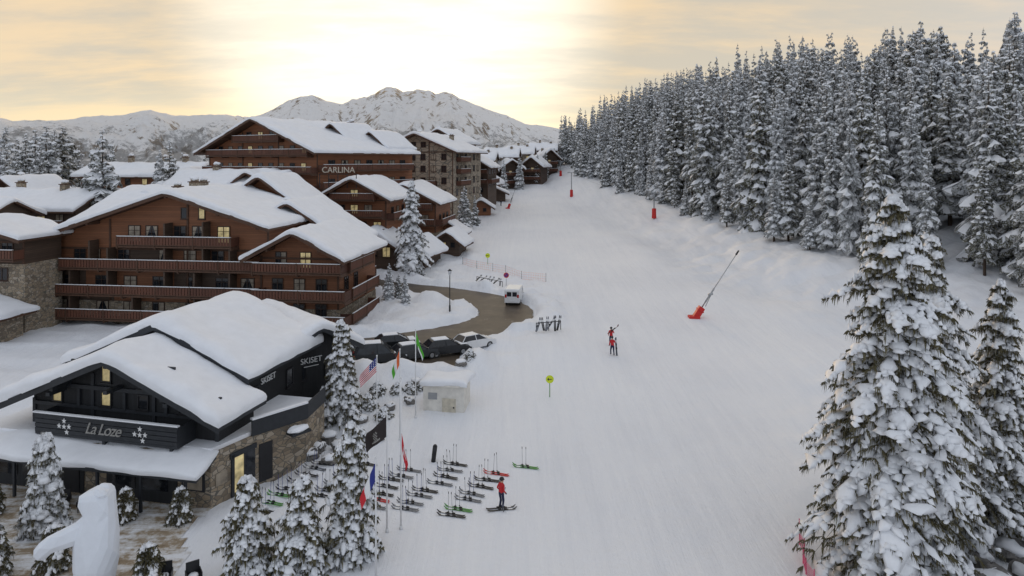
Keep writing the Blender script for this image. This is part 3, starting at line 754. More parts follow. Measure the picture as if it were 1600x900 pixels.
wallpanel("parapet",poly[3],d4,.1,l4,3.05,4.05,.1,BLACKR)
mb=MB(); mb.box(-.3,l3+.05,-.16,.12,4.055,4.16); obj("parapet_snow",mb.mesh("parapet_snow",[SNOW],False),gw,(poly[2][0]+17.3,poly[2][1]-39.2,0),(0,0,math.atan2(d3.y,d3.x)))
mb=MB(); mb.box(2.0,l3-.2,-.9,-.12,2.5,2.62,0); mb.blob((2.6,-.5,2.75),(.75,.45,.22),1,3); obj("awning",mb.mesh("awning",[BLACKR,SNOW]),gw,(poly[2][0]+17.3,poly[2][1]-39.2,0),(0,0,math.atan2(d3.y,d3.x)))
cn=thing("entrance_canopy","long black canopy with thick snow over the entrance","canopy",(-33.5,42.7,2.3),af)
mb=MB(); vs=[(.9,-1.4,-.0),(lf+.1,-1.4,0),(lf+.1,.6,.7),(.9,.6,.7)]; vs=vs+[(a,b,c-.22) for a,b,c in vs]
mb.add(vs,[(0,1,2,3),(7,6,5,4),(0,4,5,1),(1,5,6,2),(2,6,7,3),(3,7,4,0)])
for s in np.arange(1.3,lf,2.9): mb.box(s,s+.14,-1.3,-1.16,-2.3,-.2)
obj("canopy_frame",mb.mesh("canopy_frame",[BLACKR]),cn)
me=snowcap([(.85,0),(lf/2,.003),(lf+.15,0)],0,2.0,.36,2.2,.3)
for v in me.vertices: v.co.y-=1.48; v.co.z+=max(0,(v.co.y+1.4))*.34
obj("canopy_snow",me,cn)
# --- rear gable with shop lettering
A2,gA2=building("black timber wing with deep rounded snow roof",-29.2,47.4,13.5,12.0,7.8,6.6,9.2,mat=BLACKW,rmat=BLACKR,snow=.66,of=1.0,os_=1.1,ob=.3,blk=1,
  fw=[(7.3,[8.3],.7,.9,[W_])],rw=[(3.5,[1.2,5.4],.9,1.3,[D_])],name="ski_chalet",cat="chalet",railmat=BLACKW)
A3,gA3=building("black timber cross gable with snow roof",-17.0,50.6,-42,5.2,9,6.0,7.5,mat=BLACKW,rmat=BLACKR,snow=.6,of=1.1,os_=.9,blk=1,fw=[(3.3,[1.4,3.8],.9,1.2,[D_])],name="ski_chalet",cat="chalet",railmat=BLACKW)
TS=textmesh("SKISET",.6,.03,0,WHITEP,1.0)
obj("shop_lettering",TS,A2,(12.06,2.7,4.9-gA2),(pi/2,0,pi/2)); obj("shop_lettering",TS,A3,(2.2,-.12,4.75-gA3),(pi/2,0,0))
mb=MB(); mb.box(-.6,.6,-.02,0,0,.05); obj("lettering_underline",mb.mesh("underline",[WHITEP]),A3,(2.2,-.13,4.3-gA3))

# --- big brown chalet
Bm,gB=building("big brown timber apartment chalet with long balconies",-55,78.6,7,28.5,14,10.7,16.5,ax=17.5,heR=13.0,mat=BROWN,snow=.5,of=2.1,os_=1.2,osR=1.0,stn=2.4,
  fw=[(13.4,[18.5,20.6],.8,1.3,[D_,W_]),(10.75,[12.5,14.6,18,20.2,23.2],1.5,1.9,[C_,P_,D_,P_,W_]),(8.2,[5.8,7.6,11.2,16.2,19.2,22.5],1.5,1.8,[D_,X_,D_,P_,C_,D_]),
      (5.25,[2,4.6,8.5,12,15.5,19.5,23,26],1.6,1.7,[D_,X_,D_,C_,D_,X_,D_,P_]),(2.6,[2,5,8.7,12,15.5,19.5,23,26],1.5,1.5,[X_,D_,P_,C_]),(.1,[3,6.5,10],1.3,1.5,[D_])],
  fb=[(10.55,11.5,25,1.7),(7.95,4.5,28.2,1.7),(5.1,.2,28.3,1.9),(2.4,1,28.2,1.9),(-.0+.35,3,8,1.4)],ch=[(16,6,1.3)],name="apartment_chalet")
for xx,z0,z1 in ((10.2,5.1,10.2),(17.0,5.1,13.0),(24.6,5.1,10.5),(5.6,2.4,7.6),(13.2,2.4,5.0),(20.5,2.4,7.6),(8.0,7.9,11),(21.5,7.9,13.2)):
    mb=MB(); mb.box(xx,xx+.18,-1.55,-.11,z0-gB,z1-gB); obj("partition",mb.mesh("partition",[BROWN3]),Bm)
for a,b,z0 in ((.3,6.5,5.2),(11.6,17.0,8.1),(17.3,24.5,5.2),(.5,10,2.5)):
    mb=MB(); mb.box(a,b,-.025,-.005,z0-gB,z0-gB+2.25); obj("loggia_boards",mb.mesh("loggia",[BROWN3]),Bm)
B3,_=building("brown gabled bay with wraparound balconies",-27.6,74.9,7,9,12,10.0,12.4,mat=BROWN,snow=.45,of=2.0,os_=1.3,
  fw=[(8.2,[2.4,5.2],1.3,1.8,[X_,W_]),(5.3,[2,4.5,7],1.3,1.8,[D_,C_,D_]),(2.6,[2,4.5,7],1.3,1.8,[D_])],
  fb=[(7.95,-.1,9.9,1.8),(5.1,-.1,10.4,2.0),(2.4,-.1,10.4,2.0)],rb=[(7.95,-.0,8,1.2),(5.1,.0,9,1.5),(2.4,.0,9,1.5)],rw=[(8.2,[2,5],1.3,1.8,[C_,D_]),(5.3,[2,5],1.3,1.8,[D_])],stn=2.2,name="apartment_chalet")
building("brown chalet wing with snowy gable",-33.5,85,7,13.5,7.5,10.7,15.0,mat=BROWN2,snow=.5,of=2.4,fw=[(12.3,[6,8],1,1.2,[W_,D_]),(10.6,[9.5,11.5],1.2,1.6,[D_,W_])],rw=[(8,[2,5],1.3,1.6,[D_,C_]),(5.2,[2,5],1.3,1.6,[D_])],rb=[(7.8,0,7,1.3),(5,0,7,1.3)],ch=[(4,4,1.2)],name="apartment_chalet")
building("brown chalet block with broad snow roof",-50,103,97,19,13,12.6,16.2,mat=BROWN,snow=.6,of=1.6,os_=1.5,rw=[(11,[2,5],1.4,1.2,[D_])],ch=[(13,8,1.6),(12,11,1.8)],name="apartment_chalet")
building("brown gabled roof chalet beyond the big chalet",-39.5,92,7,13,8,13.4,18.0,mat=BROWN2,snow=.5,of=2.0,fw=[(14.2,[4.5,8],1.4,1.2,[D_,W_])],name="apartment_chalet",ch=[(3,5,1.3)])
building("brown gabled roof chalet with snowy eaves",-53.5,93,7,10,8,12.6,15.9,mat=BROWN,snow=.55,of=1.8,fw=[(12.4,[3.5,6.5],1.2,1.2,[D_,W_])],name="apartment_chalet",ch=[(7,4,1.3)])
# --- large hotel
Ch,gC=building("large reddish brown timber hotel with snow roof",-56.5,127.5,30,28,25,21.8,27.3,mat=BROWN2,snow=.5,of=2.2,os_=1.5,stn=5,
  fw=[(z,fr(2,26,9),1.2,1.5,[D_,C_,D_,W_,D_]) for z in (21.0,18.0,15,12)]+[(23.6,[11,14,17],1.3,1.4,[D_,W_])],
  fb=[(20.8,1,27,1.5),(17.8,0,28,1.5),(14.8,0,28,1.5),(23.3,8,20,1.3)],rw=[(z,fr(1.5,23.5,7),1.6,1.4,[D_,P_,C_]) for z in (18.6,15.4,12.2)],rb=[(18.2,0,24,1.2),(15.2,0,24,1.2)],ch=[(9,8,1.4),(18,18,1.2)],name="hotel",cat="hotel")
building("brown timber dormer block on the hotel roof",-36.5,131,30,8,8,24.0,27.0,mat=BROWN2,snow=.4,of=1.8,ob=.2,fw=[(23.4,[2.6,5.4],1.2,1.3,[D_])],ch=[(3,5,1)],name="hotel",cat="hotel")
building("brown timber upper block of the hotel",-29.5,134,30,7,6,23.0,25.6,mat=BROWN2,snow=.4,of=1.8,fw=[(22.4,[2.2,4.8],1.2,1.3,[D_])],name="hotel",cat="hotel")
building("brown hotel wing with long snow roof",-52,117,97,11,16.5,15.4,18.2,mat=BROWN2,snow=.55,of=1.4,rw=[(13,fr(1,15.5,5),1.4,1.5,[D_,W_,C_]),(10.3,fr(1,15.5,5),1.4,1.5,[D_])],rb=[(12.6,0,16,1.3)],ch=[(6,5,1)],name="hotel",cat="hotel")
building("small brown gabled hotel wing",-45.5,108,7,9,8,15.0,18.3,mat=BROWN2,snow=.5,of=1.8,fw=[(14.6,[4.5],1.5,1.4,[D_])],name="hotel",cat="hotel")
Dh,gD=building("brown gabled chalet with carved balcony",-30.3,109.5,7,10.5,13,14.3,17.2,mat=BROWN2,snow=.45,of=1.8,fw=[(14.1,[5.2],1.3,1.2,[W_]),(11.4,[3,5.2,7.5],1.3,1.5,[D_,W_,C_]),(8.6,[2,4.4,6.6,9],1.3,1.6,[D_,W_]),(5.8,[2,4.4,6.6,9],1.3,1.6,[D_])],fb=[(13.7,1.6,8.9,1.4),(11.0,.3,10.3,1.5),(8.2,.0,10.5,1.5)],rw=[(10.9,[3,6,9],1.3,1.5,[D_,C_])],rb=[(10.6,0,12,1.2)],name="hotel",cat="hotel")
sg=thing("hotel_sign","pale hotel name letters on a roof frame","sign",(-27.9,107.6,16.2))
obj("name_lettering",textmesh("CARLINA",1.3,.05,0,simple("cream_letters",(.5,.45,.37),.5),1.0),sg,(.6,-.3,2.2),(pi/2,0,-rad(7)))
mb=MB(); mb.box(-2.6,3.7,-.12,-.02,1.55,1.63) 
for xx in (-2.5,-1.0,.5,2.0,3.5): mb.box(xx-.05,xx+.05,-.1,.0,-.6,1.55)
obj("sign_frame",mb.mesh("sign_frame",[BLACK]),sg,(0,0,0),(0,0,-rad(7)))
building("brown gabled chalet beside the piste",-25,123.5,7,11.5,12,12.8,15.8,mat=BROWN,snow=.5,of=1.6,fw=[(11.6,[4,7],1.3,1.4,[D_,W_]),(8.7,[2,4.5,7,9.5],1.3,1.5,[D_,C_]),(6,[2,5,8],1.3,1.5,[W_])],fb=[(11.2,.5,11,1.4),(8.4,0,11.5,1.4)],rw=[(8.7,[3,6,9],1.3,1.4,[D_])],rb=[(8.4,0,11,1.2)],stn=3,name="chalet")
building("low snow-roofed entrance building",-25.8,106,7,8,6,6.9,9.4,mat=BROWN3,snow=.55,fw=[(5,[2,4.5,6.5],1.3,1.6,[W_,D_,W_])],rw=[(5,[3],1.3,1.4,[D_])],name="ski_lodge_annex",cat="building")
building("low snow-roofed terrace building",-18.6,109,15,5,7,5.8,7.6,mat=BROWN3,snow=.5,fw=[(4,[1.5,3.5],1.2,1.4,[W_,D_])],name="ski_lodge_annex",cat="building")
building("small snow-covered hut beside the piste",-13.2,118.5,10,4.2,5,6.2,7.8,mat=BROWN3,snow=.5,fw=[(4.8,[1.4,3.0],.9,1,[W_,D_])],name="ski_hut",cat="hut")
building("low brown timber kiosk beside the piste",-14.5,128,5,5,5,7.0,8.6,mat=BROWN,snow=.4,fw=[(5.4,[1.5,3.6],1.1,1.2,[D_])],name="ski_hut",cat="hut")
# --- upper village
building("pale tan stone hotel block with timber roof",-31,164,16,18,20,22.6,26.4,mat=GREYST,snow=.5,of=2.2,os_=1.8,fw=[(z,fr(1.2,17,6),1.3,1.5,[D_,C_,D_]) for z in (20,17.2,14.4,11.6)]+[(23.0,[8,10.5],1.3,1.3,[D_])],fb=[(19.7,1,7,1.3),(16.9,1,7,1.3),(14.1,4,14,1.2)],rw=[(z,fr(1,19,6),1.3,1.5,[D_,C_]) for z in (20,17.2,14.4,11.6)],rb=[(19.7,2,9,1.2),(16.9,2,9,1.2),(14.1,2,9,1.2)],ch=[(6,8,1.6),(13,12,1.4)],name="hotel",cat="hotel")
building("brown timber block behind the stone hotel",-25,184,16,12,12,25.0,28.4,mat=BROWN3,snow=.5,of=1.8,fw=[(24,[3,6,9],1.2,1.4,[D_])],ch=[(4,4,1.3)],name="hotel",cat="hotel")
building("brown timber chalet on the upper slope",-15.5,189,10,9,12,18.6,21.4,mat=BROWN3,snow=.5,of=1.8,fw=[(z,fr(.8,8.4,3),1.2,1.4,[D_,W_]) for z in (16.6,13.8,11)],fb=[(16.4,0,9,1.2),(13.6,0,9,1.2)],rw=[(z,fr(1,11,3),1.2,1.4,[D_]) for z in (16,13)],rb=[(13.7,0,11,1.1)],ch=[(3,5,1.2)])
UP=[(-16,226,97,9,11,16.6,18.8,BROWN3,"dark chalet with long snow eaves in the upper village"),(-12,214,12,6.5,8,13.4,15.6,BROWN,"small brown chalet with snowy gable in the upper village"),
    (-14,243,97,9,9,20.4,22.6,GREYST,"tan rendered chalet with flat snow roof"),(-4,236,-25,7.5,8,17.6,20.2,BROWN3,"brown chalet turned toward the ski run"),
    (-8,254,97,8,11,21.8,24.0,BROWN3,"dark broad chalet high in the upper village"),(4.4,251,20,6.5,8,18.6,21.2,BROWN3,"dark gabled chalet near the crest"),
    (0,268,97,8,9,23.0,25.0,GREYST,"tan chalet with broad snow roof near the crest"),(11.5,266,-18,6.5,7,21.4,24.2,BROWN3,"brown chalet with steep snow gable near the crest"),
    (9,285,97,8,10,24.6,26.6,BROWN3,"dark chalet on the crest beside the trees")]
for (x,y,yw,w,l,he,hr,m,lb) in UP:
    if yw==97: building(lb,x,y,yw,w,l,he,hr,mat=m,snow=.8,of=1.5,os_=1.5,rw=[(he-2.7,fr(.8,l-.8,3),1.1,1.3,[D_,C_,W_]),(he-5.4,fr(.8,l-.8,3),1.1,1.3,[D_])],rb=[(he-5.7,0,l,1.1)],ch=[(w*.5,3,1.3),(w*.6,l-2.5,1.0)])
    else: building(lb,x,y,yw,w,l,he,hr,mat=m,snow=.8,of=1.8,os_=1.5,fw=[(he-2.6,fr(.8,w-.8,3),1.1,1.3,[D_,W_,D_]),(he-5.4,fr(.8,w-.8,3),1.1,1.3,[D_])],fb=[(he-2.9,0,w,1.1),(he-5.7,0,w,1.1)],ch=[(w*.3,4,1.2)])
building("wooden ski hut at the piste side",-10.5,175,0,5,4,8.4,10,mat=BROWN,snow=.5,fw=[(6.8,[1.5,3.5],.9,.9,[D_])],name="ski_hut",cat="hut")
building("low wooden ski hut at the piste side",-9,205,0,7,5,10.4,12,mat=BROWN3,snow=.5,name="ski_hut",cat="hut")
# --- left village roofs
building("dark chalet with broad snow roof",-79,107,97,9,19,13.4,15.4,mat=BROWN3,snow=.6,rw=[(10.9,fr(1,18,6),1.3,1.5,[D_,W_,C_]),(8,fr(1,18,6),1.3,1.5,[D_])],rb=[(10.5,0,18,1.2)],ch=[(4,6,1.4),(5,14,1.2)])
building("dark chalet with snow roof and balcony",-74,90,97,7,12,13.4,15.0,mat=BROWN3,snow=.55,rw=[(11.2,[2,5,8],1.3,1.5,[D_,C_]),(8.4,[2,5,8],1.3,1.5,[D_])],rb=[(10.8,0,11,1.2),(8,0,11,1.2)],ch=[(4,4,1.2)])
building("stone and timber chalet with stacked balconies",-62.5,73.6,7,11,5,12.0,13.6,mat=BROWN3,snow=.5,stn=7.4,of=1.6,os_=.8,fw=[(9.9,[3,6,9],1.4,1.5,[D_,C_,D_]),(7.2,[3,8.5],1.4,1.4,[D_]),(4.2,[3,8.5],1.4,1.4,[C_,D_]),(1.0,[5.5,8.8],1.6,2,[D_,C_])],fb=[(9.6,0,11,1.4),(6.9,0,7,1.2)])
building("low snow-roofed garage beside the stone chalet",-60.5,69.5,7,9,3,4.6,5.8,mat=BROWN3,snow=.6,stn=2.5,fw=[(1.2,[3,6.5],1.8,1.8,[D_])],name="garage",cat="garage")
building("snow-roofed brown chalet in the village",-86,147,97,9,24,17.2,19.2,mat=BROWN,snow=.6,rw=[(15,fr(1,23,6),1.2,1.3,[D_,W_])],ch=[(5,8,1.6),(4,15,1.4),(5,20,1.5)])
building("snow-roofed chalet at the village edge",-108,128,97,9,18,14.4,16.4,mat=BROWN3,snow=.6,rw=[(12,fr(1,17,4),1.2,1.3,[D_])],ch=[(5,8,1.4)])
building("small chalet with snowy gable",-90,118,15,9,8,13.8,17.0,mat=BROWN3,snow=.6,of=1.8,ch=[(3,3,1.2)],fw=[(12.4,[3,6],1.2,1.2,[D_])])
building("snow-roofed chalet near the hotel",-66,132,15,10,10,15.6,18.4,mat=BROWN,snow=.55,of=1.8,ch=[(5,6,1.2)],fw=[(14.4,[3,6.5],1.2,1.3,[D_,W_])])
building("brown gabled chalet among the village roofs",-60,112,15,8,8,13.2,16.2,mat=BROWN3,snow=.55,of=1.8,ch=[(5,4,1.2)],fw=[(12.2,[2.5,5.5],1.2,1.3,[D_,W_])])

# white utility hut
e=thing("utility_hut","small pale concrete utility hut capped with snow","hut",(-5.1,53,0.5),-rad(8))
mb=MB(); mb.box(-1.6,1.6,-.9,1.4,-1.0,2.2); obj("wall",mb.mesh("wall",[CONC]),e)
mb=MB(); mb.box(-1.75,1.75,-1.05,1.5,2.203,2.32); ro=obj("roof",mb.mesh("roof",[CONC]),e)
me=snowcap([(-1.8,2.32),(0,2.34),(1.8,2.32)],-1.1,1.55,.42,4,.5); obj("roof_snow",me,ro)
mb=MB(); mb.box(-.1,.95,-.95,-.903,-.1,1.3); d=obj("door",mb.mesh("door",[simple("cream_door",(.55,.5,.4),.6)]),e)
mb=MB(); mb.box(.75,.85,-.99,-.955,.6,.7); obj("handle",mb.mesh("handle",[BLACK]),d)
mb=MB(); mb.box(-1.2,-.5,-.94,-.903,1.2,1.7); obj("vent",mb.mesh("vent",[METAL]),e)

# ------------------------------------------------------------------ rocks and snow-covered shrubs on the bank
for i,(px,py,s) in enumerate([(500,668,.55),(512,690,.6),(520,655,.5),(548,648,.5),(565,662,.45),(610,640,.4),(640,628,.4),(590,690,.35),(497,705,.5),(650,600,.4),(720,585,.45),(690,578,.4),(530,700,.5),(515,725,.5),(485,715,.5)]):
    x,y,z=on_ground(px,py); mb=MB(); mb.blob((0,0,0),(s*1.2,s,s*.8),0,i,.35,12,8); 
    o=tag(obj("rock",mb.mesh("rock",[ROCK]),None,(x,y,z+.1),(0,.2,i)),"grey rock poking out of the snow bank","rock","rocks in the snow bank")
    c=MB(); c.blob((0,0,s*.55),(s*1.1,s*.95,s*.38),0,i+3,.2,12,6); obj("snow_cap",c.mesh("snow_cap",[SNOW],True),o,(0,0,0),(0,-.2,0))
for i,(x,y,s) in enumerate([(22.4,31.6,1.1),(24.8,32.4,.9),(23.4,34.6,.8),(25.6,34.8,.7)]):
    mb=MB(); mb.blob((0,0,0),(s*1.3,s,s*.8),0,i+20,.4,14,9)
    o=tag(obj("rock",mb.mesh("rock",[ROCK]),None,(x,y,height(x,y)+.15),(0,0,i)),"dark boulder half buried in snow beside the spruces","rock","boulders by the spruces")
    c=MB(); c.blob((0,0,s*.5),(s*1.15,s*.95,s*.42),0,i+5,.25,12,6); obj("snow_cap",c.mesh("snow_cap",[SNOW],True),o)
BUSH=crown(51,1.3,.9,9,8,1.0,True,.05,3,NEEDH,fat=1.1)
for i,(px,py,s) in enumerate([(575,640,1.0),(600,655,.85),(560,690,.95),(640,610,.8),(620,612,.8),(660,604,.7),(735,580,.6),(590,615,.9),(545,712,.85)]):
    x,y,z=on_ground(px,py); e=tag(obj("snowy_shrub",BUSH,None,(x,y,z-.1),(0,0,i*1.3)),"low shrub buried under clumps of snow on the bank","shrub","snowy shrubs on the bank"); e.scale=(s,s,s*.8)

# ------------------------------------------------------------------ cars
def arc(cy,r,n=7): return [(cy+r*cos(pi*k/(n-1)),.32+r*sin(pi*k/(n-1))) for k in range(n)]
def car(label,name,x,y,heading,paint,L=4.5,W=1.85,Hh=1.5,van=False,snow=True,group="cars parked beside the road"):
    e=thing(name,label,"van" if van else "car",(x,y,base(x,y)+.0),heading,group if not van else None)
    fw,rw=L*.31,-L*.29; r=.37
    if van: up=[(-L/2,.35),(-L/2,Hh-.15),(-L/2+.12,Hh),(L*.2,Hh),(L*.32,Hh*.93),(L*.40,1.15),(L/2-.05,.98),(L/2,.7),(L/2,.3)]
    else: up=[(-L/2+.03,.35),(-L/2,.75),(-L/2+.12,.98),(-L*.2,1.02),(L*.22,.98),(L/2-.25,.84),(L/2-.03,.66),(L/2,.35)]
    prof=up+[(fw+r,.28)]+[(a,b-.04) for a,b in arc(fw,r)]+[(rw+r,.28)]+[(a,b-.04) for a,b in arc(rw,r)]
    mb=MB(); mb.ext(prof,-W/2,W/2)
    if not van:
        c0,c1,c2,c3=-L/2+.1,-L/2+.65,L*.05,L*.24; w0,w1=W/2-.06,W/2-.28
        zr=Hh; vs=[(-w1,c1,zr-.06),(w1,c1,zr-.06),(w1,c2,zr-.06),(-w1,c2,zr-.06),(-w1+.06,c1+.08,zr),(w1-.06,c1+.08,zr),(w1-.06,c2-.1,zr),(-w1+.06,c2-.1,zr)]
        mb.add(vs,[(3,2,1,0),(4,5,6,7),(0,1,5,4),(1,2,6,5),(2,3,7,6),(3,0,4,7)])
        for sx in (-1,1):
            for (ya,yb) in ((c0+.05,c1),(c3,c2),(-.25,-.3)):
                mb.tube((sx*w0,ya,.97),(sx*w1,yb,zr-.05),.045,.04,6)
    bev=lambda o:(lambda m:(setattr(m,"width",.05),setattr(m,"segments",2),setattr(m,"limit_method",'ANGLE')))(o.modifiers.new("b","BEVEL"))
    me=evalmesh(mb.mesh("body",[paint]),[bev],"body"); body=obj("body",me,e)
    g=MB()
    if not van:
        vs=[(-w0+.02,c0+.05,.96),(w0-.02,c0+.05,.96),(w0-.02,c3,.96),(-w0+.02,c3,.96),(-w1+.02,c1,zr-.05),(w1-.02,c1,zr-.05),(w1-.02,c2,zr-.05),(-w1+.02,c2,zr-.05)]
        g.add(vs,[(3,2,1,0),(4,5,6,7),(0,1,5,4),(1,2,6,5),(2,3,7,6),(3,0,4,7)])
    else:
        g.add([(-W/2+.12,L*.335,Hh*.9),(W/2-.12,L*.335,Hh*.9),(W/2-.1,L*.408,1.2),(-W/2+.1,L*.408,1.2)],[(0,1,2,3)])
        for sx in (-1,1): g.box(sx*W/2-.012,sx*W/2+.012,L*.12,L*.3,1.2,Hh*.85)
        g.box(-.62,-.06,-L/2-.012,-L/2+.01,1.15,Hh-.35); g.box(.06,.62,-L/2-.012,-L/2+.01,1.15,Hh-.35)
    obj("window",g.mesh("glass",[GLASS]),e)
    wt=MB(); wt.tube((-.11,0,0),(.11,0,0),.33,.33,20); wr=MB(); wr.tube((-.118,0,0),(.118,0,0),.2,.2,10)
    tm=wt.mesh("tyre",[RUBBER],False); rm=wr.mesh("rim",[METAL])
    for sx in (-1,1):
        for yy in (fw,rw):
            w=obj("wheel",None,e,(sx*(W/2-.12),yy,.33)); obj("tyre",tm,w); obj("rim",rm,w)
    for sx in (-1,1):
        m1=MB(); m1.box(sx*(W/2-.28)-.17,sx*(W/2-.28)+.17,L/2-.14,L/2+.012,.6,.76); obj("headlight",m1.mesh("headlight",[LAMP]),e)
        m2=MB(); zt=.75 if not van else 1.0; m2.box(sx*(W/2-.16)-.11,sx*(W/2-.16)+.11,-L/2-.015,-L/2+.1,zt,zt+(.18 if not van else .4)); obj("taillight",m2.mesh("taillight",[TAIL]),e)
        m3=MB(); m3.box(sx*(W/2+.08)-.09,sx*(W/2+.08)+.09,L*.2,L*.2+.1,.98,1.12); obj("mirror",m3.mesh("mirror",[paint]),e)
    m4=MB(); m4.box(-.26,.26,-L/2-.02,-L/2+.0,.48 if not van else .55,.6 if not van else .67); obj("licence_plate",m4.mesh("plate",[WHITEP]),e)
    if snow and not van:
        m5=MB(); m5.box(-w1+.1,w1-.1,c1+.15,c2-.15,zr+.003,zr+.09); m5.box(-w0+.15,w0-.15,c3+.12,L/2-.35,.93,1.0)
        obj("roof_snow",evalmesh(m5.mesh("s",[SNOW]),[bev],"roof_snow"),e)
    return e
PW=simple("white_car_paint",(.72,.72,.72),.25,.04); PB=simple("black_car_paint",(.015,.017,.02),.2,.1); PG=simple("dark_grey_car_paint",(.045,.05,.055),.25,.1)
car("white hatchback parked at the end of the row","parked_car",-3.7,66.6,rad(-52),PW,4.1,1.78,1.5,snow=False)
car("black estate car parked by the snow bank","parked_car",-6.2,64.6,rad(-66),PB,4.4,1.82,1.5)
car("dark grey saloon parked by the snow bank","parked_car",-9.0,63.2,rad(-62),PG,4.4,1.82,1.45)
car("black off-road car parked beside the chalet","parked_car",-12.0,62.0,rad(-75),PB,4.7,1.9,1.85)
car("dark grey car with snow dusted roof","parked_car",-15.3,63.4,rad(-75),PG,4.4,1.82,1.55)
car("black car parked behind the row","parked_car",-11.2,66.2,rad(-70),PB,4.3,1.8,1.5)
car("white delivery van seen from behind at the road bend","delivery_van",.3,86.8,rad(-8),PW,4.6,1.85,2.05,van=True)

# ------------------------------------------------------------------ street lamp, signs, snow guns, pylons
x,y=-7.2,79.0; e=thing("street_lamp","slim black street lamp at the road bend","street lamp",G(x,y))
mb=MB(); mb.tube((0,0,-.2),(0,0,4.2),.07,.045,10); mb.tube((0,0,0),(0,0,.7),.11,.1,10); obj("post",mb.mesh("post",[BLACK],True),e)
mb=MB(); mb.tube((0,0,4.2),(0,0,4.7),.12,.24,8,0); mb.tube((0,0,4.7),(0,0,4.9),.28,.05,8,1); obj("lamp_head",mb.mesh("lamp_head",[LAMP,BLACK]),e)
def disc_sign(label,x,y,h,r,col,post=BLACK,sym=None):
    e=thing("piste_sign",label,"sign",G(x,y))
    mb=MB(); mb.tube((0,0,-.3),(0,0,h),.035,.03,8); obj("post",mb.mesh("post",[post],True),e)
    mb=MB(); mb.tube((0,-.02,h),(0,-.05,h),r,r,24,0); o=obj("sign_plate",mb.mesh("sign_plate",[col]),e)
    if sym=='arrow':
        s=MB(); s.box(-r*.5,r*.5,-.06,-.052,h-.03,h+.03); s.add([(-r*.65,-.056,h),(-r*.25,-.056,h+.14),(-r*.25,-.056,h-.14)],[(0,1,2)]); obj("arrow",s.mesh("arrow",[BLACK]),o)
    if sym=='ring':
        s=MB(); s.tube((0,-.052,h),(0,-.06,h),r*.7,r*.7,20,0); obj("centre",s.mesh("centre",[BLUEF]),o)
        s=MB(); s.box(-r*.75,r*.75,-.066,-.062,-.04,.04); q=obj("bar",s.mesh("bar",[RED]),o,(0,0,h),(0,.78,0))
p=on_ground(859,622); disc_sign("round yellow piste sign with arrow on a post",p[0],p[1],1.45,.32,YEL,GREENP,'arrow')
p=on_ground(762,413); disc_sign("small round yellow piste sign on a post",p[0],p[1],1.5,.38,YEL,GREENP,'arrow')
p=on_ground(791,447); disc_sign("round no stopping sign with red rim",p[0],p[1],1.5,.38,RED,METAL,'ring')
def snowgun(label,x,y,lean,s=1.0):
    e=thing("snow_lance",label,"snow gun",G(x,y)); e.scale=(s,s,s)
    mb=MB(); 
    T=Matrix.Rotation(lean,4,'Y')
    mb.box(-.35,.35,-.35,.35,-.1,1.5,0,T); mb.box(-.75,.5,-.5,.5,-.15,.28,0); mb.box(-.42,.42,-.42,.42,1.0,1.15,0,T)
    bev=lambda o:(lambda m:(setattr(m,"width",.06),setattr(m,"segments",2)))(o.modifiers.new("b","BEVEL"))
    obj("padding",evalmesh(mb.mesh("padding",[RED]),[bev],"padding"),e)
    d=Vector((sin(lean),0,cos(lean)))
    mb=MB(); mb.tube(d*1.4,d*9.0,.07,.045,8); mb.tube(d*3.3+Vector((-.25,0,-.1)),d*3.3+Vector((.25,0,.1)),.16,.16,10); mb.tube(d*2.2,d*4.1,.1,.1,8); mb.tube(d*1.6+Vector((.35,0,0)),d*3.4+Vector((.1,0,0)),.04,.04,6); obj("lance",mb.mesh("lance",[METAL],True),e)
    mb=MB(); mb.tube(d*8.8,d*9.4,.12,.09,8); obj("nozzle",mb.mesh("nozzle",[BLACK]),e)
p=on_ground(1086,497); snowgun("tall leaning snow lance with red padded base",p[0],p[1],rad(33),.98)
p=on_ground(794,326); snowgun("leaning snow lance with red pad on the upper run",p[0],p[1],rad(20),.95)
def pylon(label,px,py,h,arm=True):
    p=on_ground(px,py); e=thing("lift_pylon",label,"lift pylon",p)
    mb=MB(); mb.tube((0,0,-.3),(0,0,h),.16,.12,10); 
    if arm: mb.box(-1.3,1.3,-.08,.08,h-.1,h+.1); mb.box(-.9,-.7,-.5,.5,h+.1,h+.3); mb.box(.7,.9,-.5,.5,h+.1,h+.3)
    obj("mast",mb.mesh("mast",[METAL]),e)
    mb=MB(); mb.tube((0,0,0),(0,0,2.1),.5,.45,12); mb.tube((0,0,2.12),(0,0,2.2),.47,.3,12); obj("padding",mb.mesh("padding",[RED]),e); return p
P1=pylon("lift pylon with red crash padding beside the run",1022,343,5.6); P2=pylon("lift pylon with red padding near the crest",893,308,7.5); P3=pylon("distant lift pylon with red padding",876,275,6,False)
mb=MB(); pts=[Vector((P2[0],P2[1],P2[2]+7.7)),Vector((P1[0],P1[1],P1[2]+5.8)),Vector((66,78,14))]
for a,b in zip(pts[:-1],pts[1:]):
    n=12
    for k in range(n):
        t0,t1=k/n,(k+1)/n; f=lambda t:a.lerp(b,t)-Vector((0,0,4*1.6*t*(1-t)))
        mb.tube(f(t0),f(t1),.02,.02,4)
tag(obj("lift_cable",mb.mesh("lift_cable",[METAL])),"thin steel ski lift cable above the snow","cable")
p=on_ground(677,722); e=thing("padded_post","black padded post standing in the snow","post",p)
mb=MB(); mb.tube((0,0,0),(.12,0,1.0),.15,.15,12); mb.tube((.12,0,1.0),(.13,0,1.1),.15,.08,12); obj("padding",mb.mesh("padding",[BLACK],True),e)

